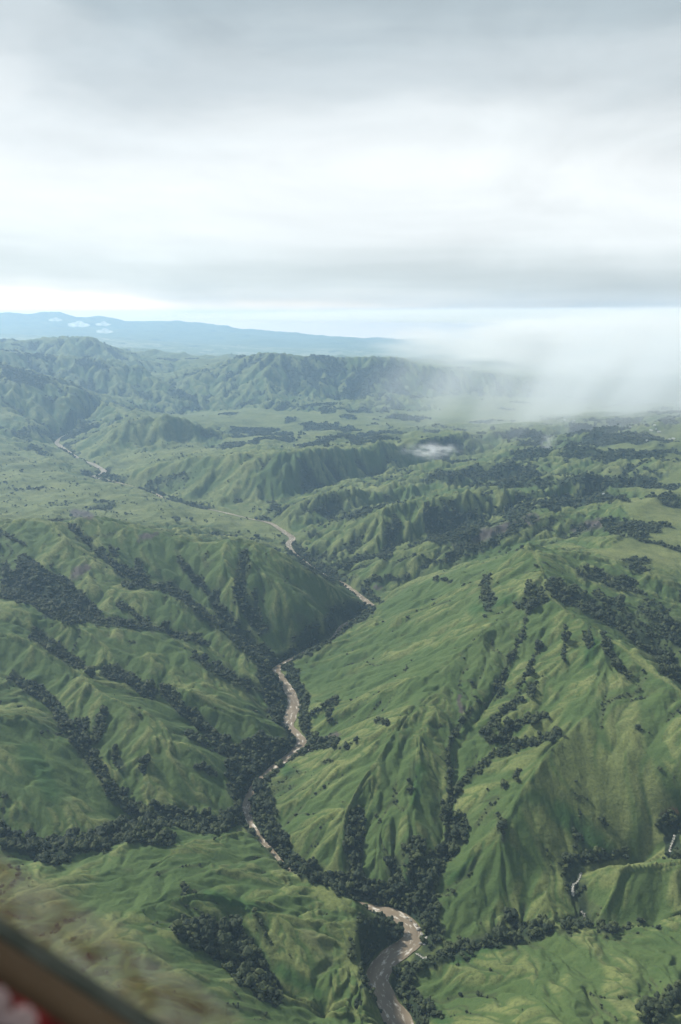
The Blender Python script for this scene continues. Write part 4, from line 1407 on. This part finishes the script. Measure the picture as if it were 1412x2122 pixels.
vapour("low_cloud", (4800, 8300, 630), (4900, 2400, 440), cloud_material("cloud_bank", 0.022, 2.8, .43, .66, (1.6, 1, 0.9), edge=.95, aniso=.3, color=(.86, .86, .855)), "pale low cloud hiding the ridges on the right", None, None, "stuff")
vapour("low_cloud", (5200, 14500, 905), (8800, 4500, 160), cloud_material("cloud_layer", 0.0032, 2.4, .30, .62, (2.2, 1, 1.0), edge=.9, aniso=.3, color=(.88, .875, .86)), "long flat grey cloud layer lying along the far horizon", None, None, "stuff")
vapour("rain", (2700, 5600, 380), (2900, 2300, 690), cloud_material("rain_curtain", 0.0024, 1.0, .38, .68, (2.4, 1.2, 0.22), (0, math.radians(-28), 0), (2.7, 2.0, .76), edge=.95, color=(.86, .89, .92)), "grey shafts of rain and light falling from the low cloud", None, None, "stuff")
wx_, wy_, wz_ = look(885, 945)
vapour("cloud", (wx_ + 0, wy_ - 190, wz_ + 62), (210, 120, 62), cloud_material("wisp", 0.022, 2.6, .42, .72, (1, 1, .8), (0, .35, 0), edge=1.0), "small white wisp of cloud drifting over the long middle ridge", "cloud")
wx_, wy_, wz_ = look(1125, 930)
vapour("cloud", (wx_, wy_ - 100, wz_ + 50), (60, 50, 60), cloud_material("thin_wisp", 0.012, 1.8, .42, .66, (1, 1, .5), (0, .5, 0), edge=.8), "thin wisp of cloud to the right of the small white one", "cloud")
PUFF = volume_material("puff", (.98, .99, 1.0), 0.0045, 0.3)
for a, b, w, lab in ((115, 663, 190, "leftmost of the four small white clouds before the far range"), (164, 673, 300, "widest of the four small white clouds before the far range"),
                     (214, 672, 220, "small white cloud just above the lowest one before the far range"), (217, 687, 240, "lowest of the four small white clouds before the far range")):
    dx, dy, dz = ray(a, b)
    q = 17500 / dy
    o = lump("cloud", [(-.35 * w, 0, 0, .45 * w, .35 * w, .16 * w), (.3 * w, 0, -.02 * w, .5 * w, .35 * w, .15 * w), (0, 20, .1 * w, .34 * w, .3 * w, .2 * w), (.2 * w, -30, .08 * w, .26 * w, .25 * w, .17 * w)], PUFF, 2, .2)
    o.location = (dx * q, 17500, H + dz * q)
    tag(o, lab, "cloud")


# ------------------------------------------------------------------ aircraft window in the lower left corner
def at(px, py, d):
    dx, dy, dz = ray(px, py)
    v = Vector((float(dx), float(dy), float(dz)))
    return Vector((0, 0, H)) + v * d


BROWN = plain_material("brown_trim", (.030, .020, .011), (.042, .029, .017), 0.6, 14)
RUBBER = plain_material("black_rubber", (.022, .028, .024), (.045, .052, .045), 0.6, 30)
win = empty("aircraft_window", at(-60, 2000, 0.5))
W0 = win.location.copy()


def bar(name, pa, pb, inner, thick, mat, n=40, belly=0.3):
    """rounded bar between the lines pa and pb (two corners each), thickened away from the eye"""
    bm = bmesh.new()
    rows = []
    for i in range(n + 1):
        t = i / n
        a, b = pa[0].lerp(pa[1], t) - W0, pb[0].lerp(pb[1], t) - W0
        out = (a + W0 - cam.location).normalized()
        ring = []
        for u in np.linspace(0, 1, 9):
            ring.append(a.lerp(b, u) - out * (thick * belly * math.sin(math.pi * u)))
        for u in np.linspace(1, 0, 5):
            ring.append(a.lerp(b, u) + out * thick)
        rows.append([bm.verts.new(v) for v in ring])
    m = len(rows[0])
    for r0, r1 in zip(rows[:-1], rows[1:]):
        for j in range(m):
            bm.faces.new((r0[j], r0[(j + 1) % m], r1[(j + 1) % m], r1[j]))
    bm.faces.new(rows[0])
    bm.faces.new(rows[-1][::-1])
    bmesh.ops.recalc_face_normals(bm, faces=bm.faces)
    return bm_obj(name, bm, mat, win)


def line(y0, d, x0=-260, x1=760, k=0.655):
    return [at(x0, y0 + k * x0, d), at(x1, y0 + k * x1, d)]


bar("seal", line(1900, .56), line(1946, .54), 0, .012, RUBBER)
bar("trim", line(1946, .535), line(2058, .50), 0, .03, BROWN)
# clear pane, with a reflection painted as a film on its lower edge
gm, gnd, glk, gout = material("clear_acrylic")
tr = N(gnd, 'ShaderNodeBsdfTransparent')
tr.inputs['Color'].default_value = (0.985, 0.99, 0.985, 1)
glk.new(tr.outputs[0], gout.inputs[0])


def sheet(name, corners, d, mat, nx=24, ny=24, thick=.003):
    (a, b, c, e) = [at(x, y, d) - W0 for x, y in corners]
    nrm = (b - a).cross(e - a).normalized() * thick
    V, Fc = [], []
    for layer in (0, 1):
        for j in range(ny + 1):
            for i in range(nx + 1):
                u, v = i / nx, j / ny
                V.append((a.lerp(b, u)).lerp(e.lerp(c, u), v) + nrm * layer)
    n1_ = (nx + 1) * (ny + 1)
    for layer in (0, 1):
        for j in range(ny):
            for i in range(nx):
                q = layer * n1_ + j * (nx + 1) + i
                f = (q, q + 1, q + nx + 2, q + nx + 1)
                Fc.append(f if layer else f[::-1])
    return mesh_obj(name, V, Fc, mat, win)


k_ = 0.655
sheet("pane", [(-260, -300), (1700, -300), (1700, 1960 + k_ * 1700), (-260, 1960 - k_ * 260)], .60, gm, 2, 2)


def reflection_material():  # beige-brown mottling painted in place of a reflection in the pane
    m, nd, lk, out = material("painted_reflection")
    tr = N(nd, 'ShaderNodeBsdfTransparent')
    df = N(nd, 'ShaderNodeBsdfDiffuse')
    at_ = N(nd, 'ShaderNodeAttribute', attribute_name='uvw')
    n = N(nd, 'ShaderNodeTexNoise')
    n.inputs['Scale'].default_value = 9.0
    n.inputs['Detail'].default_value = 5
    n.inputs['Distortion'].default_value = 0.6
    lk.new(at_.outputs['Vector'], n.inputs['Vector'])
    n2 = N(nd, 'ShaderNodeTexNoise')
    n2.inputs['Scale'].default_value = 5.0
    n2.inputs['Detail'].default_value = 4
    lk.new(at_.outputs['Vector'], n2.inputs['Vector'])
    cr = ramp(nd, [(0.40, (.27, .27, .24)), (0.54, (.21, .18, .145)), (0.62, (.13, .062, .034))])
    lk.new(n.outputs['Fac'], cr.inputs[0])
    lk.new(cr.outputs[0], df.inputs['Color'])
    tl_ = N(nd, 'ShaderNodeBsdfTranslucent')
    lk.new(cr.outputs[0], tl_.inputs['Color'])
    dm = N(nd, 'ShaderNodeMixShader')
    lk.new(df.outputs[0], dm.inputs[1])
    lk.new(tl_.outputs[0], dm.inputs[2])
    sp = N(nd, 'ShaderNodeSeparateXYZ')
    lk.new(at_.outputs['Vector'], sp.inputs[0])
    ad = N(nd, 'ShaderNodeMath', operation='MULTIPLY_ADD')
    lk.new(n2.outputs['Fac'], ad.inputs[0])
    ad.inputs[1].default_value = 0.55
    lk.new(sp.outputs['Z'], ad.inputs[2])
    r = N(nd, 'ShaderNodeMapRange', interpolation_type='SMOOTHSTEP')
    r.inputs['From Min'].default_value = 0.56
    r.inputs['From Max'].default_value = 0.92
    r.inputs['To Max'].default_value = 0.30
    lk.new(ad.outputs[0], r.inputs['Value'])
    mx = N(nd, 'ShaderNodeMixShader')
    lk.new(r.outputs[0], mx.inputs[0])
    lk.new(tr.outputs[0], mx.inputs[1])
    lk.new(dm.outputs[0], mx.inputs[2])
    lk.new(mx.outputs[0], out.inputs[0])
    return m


st = sheet("pane_reflection", [(-260, 1700 - k_ * 260), (620, 1700 + k_ * 620), (620, 1925 + k_ * 620), (-260, 1925 - k_ * 260)], .575, reflection_material(), 30, 12, .0006)
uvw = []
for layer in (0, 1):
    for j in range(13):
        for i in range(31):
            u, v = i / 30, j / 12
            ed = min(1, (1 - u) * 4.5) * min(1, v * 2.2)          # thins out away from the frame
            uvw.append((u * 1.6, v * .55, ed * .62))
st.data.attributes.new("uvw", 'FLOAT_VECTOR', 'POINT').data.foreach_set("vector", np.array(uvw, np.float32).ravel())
tag(win, "blurred brown aircraft window frame with black seal and painted reflection on pane", "window frame")

# red cloth with white flowers at the very corner
CLOTH = plain_material("red_cloth", (.050, .004, .005), (.075, .006, .007), 0.9, 40)
PETAL = plain_material("white_print", (.24, .20, .20), (.32, .27, .27), 0.9, 40)
cw = empty("patterned_cloth", at(-20, 2110, .47))
C0 = cw.location.copy()
bm = bmesh.new()
grid = {}
for j in range(15):
    for i in range(25):
        px, py = -220 + i * 20, 0
        py = 2046 + k_ * px + j * 18
        p = at(px, py, .47 - .004 * j + .003 * math.sin(i * 1.1 + j * .6)) - C0
        grid[i, j] = bm.verts.new(p)
for j in range(14):
    for i in range(24):
        bm.faces.new((grid[i, j], grid[i + 1, j], grid[i + 1, j + 1], grid[i, j + 1]))
cl = bm_obj("cloth", bm, CLOTH, cw)
so = cl.modifiers.new("thickness", 'SOLIDIFY')
so.thickness = .002
for (a, b) in ((-6, 2072), (50, 2112), (8, 2122), (-60, 2040)):
    bm = bmesh.new()
    c0 = at(a, b, .452) - C0
    ax1 = (at(a + 10, b, .452) - C0 - c0).normalized()
    ax2 = (at(a, b + 10, .452) - C0 - c0).normalized()
    for q in range(6):
        an = q * math.pi / 3
        cc = c0 + (ax1 * math.cos(an) + ax2 * math.sin(an)) * .0042
        r = bmesh.ops.create_icosphere(bm, subdivisions=2, radius=.0036)
        for v in r['verts']:
            v.co = cc + ax1 * v.co.x + ax2 * v.co.y + (ax1.cross(ax2)) * v.co.z * .18
    bm_obj("flower", bm, PETAL, cw)
tag(cw, "blurred red cloth printed with white flowers in the bottom corner", "cloth")
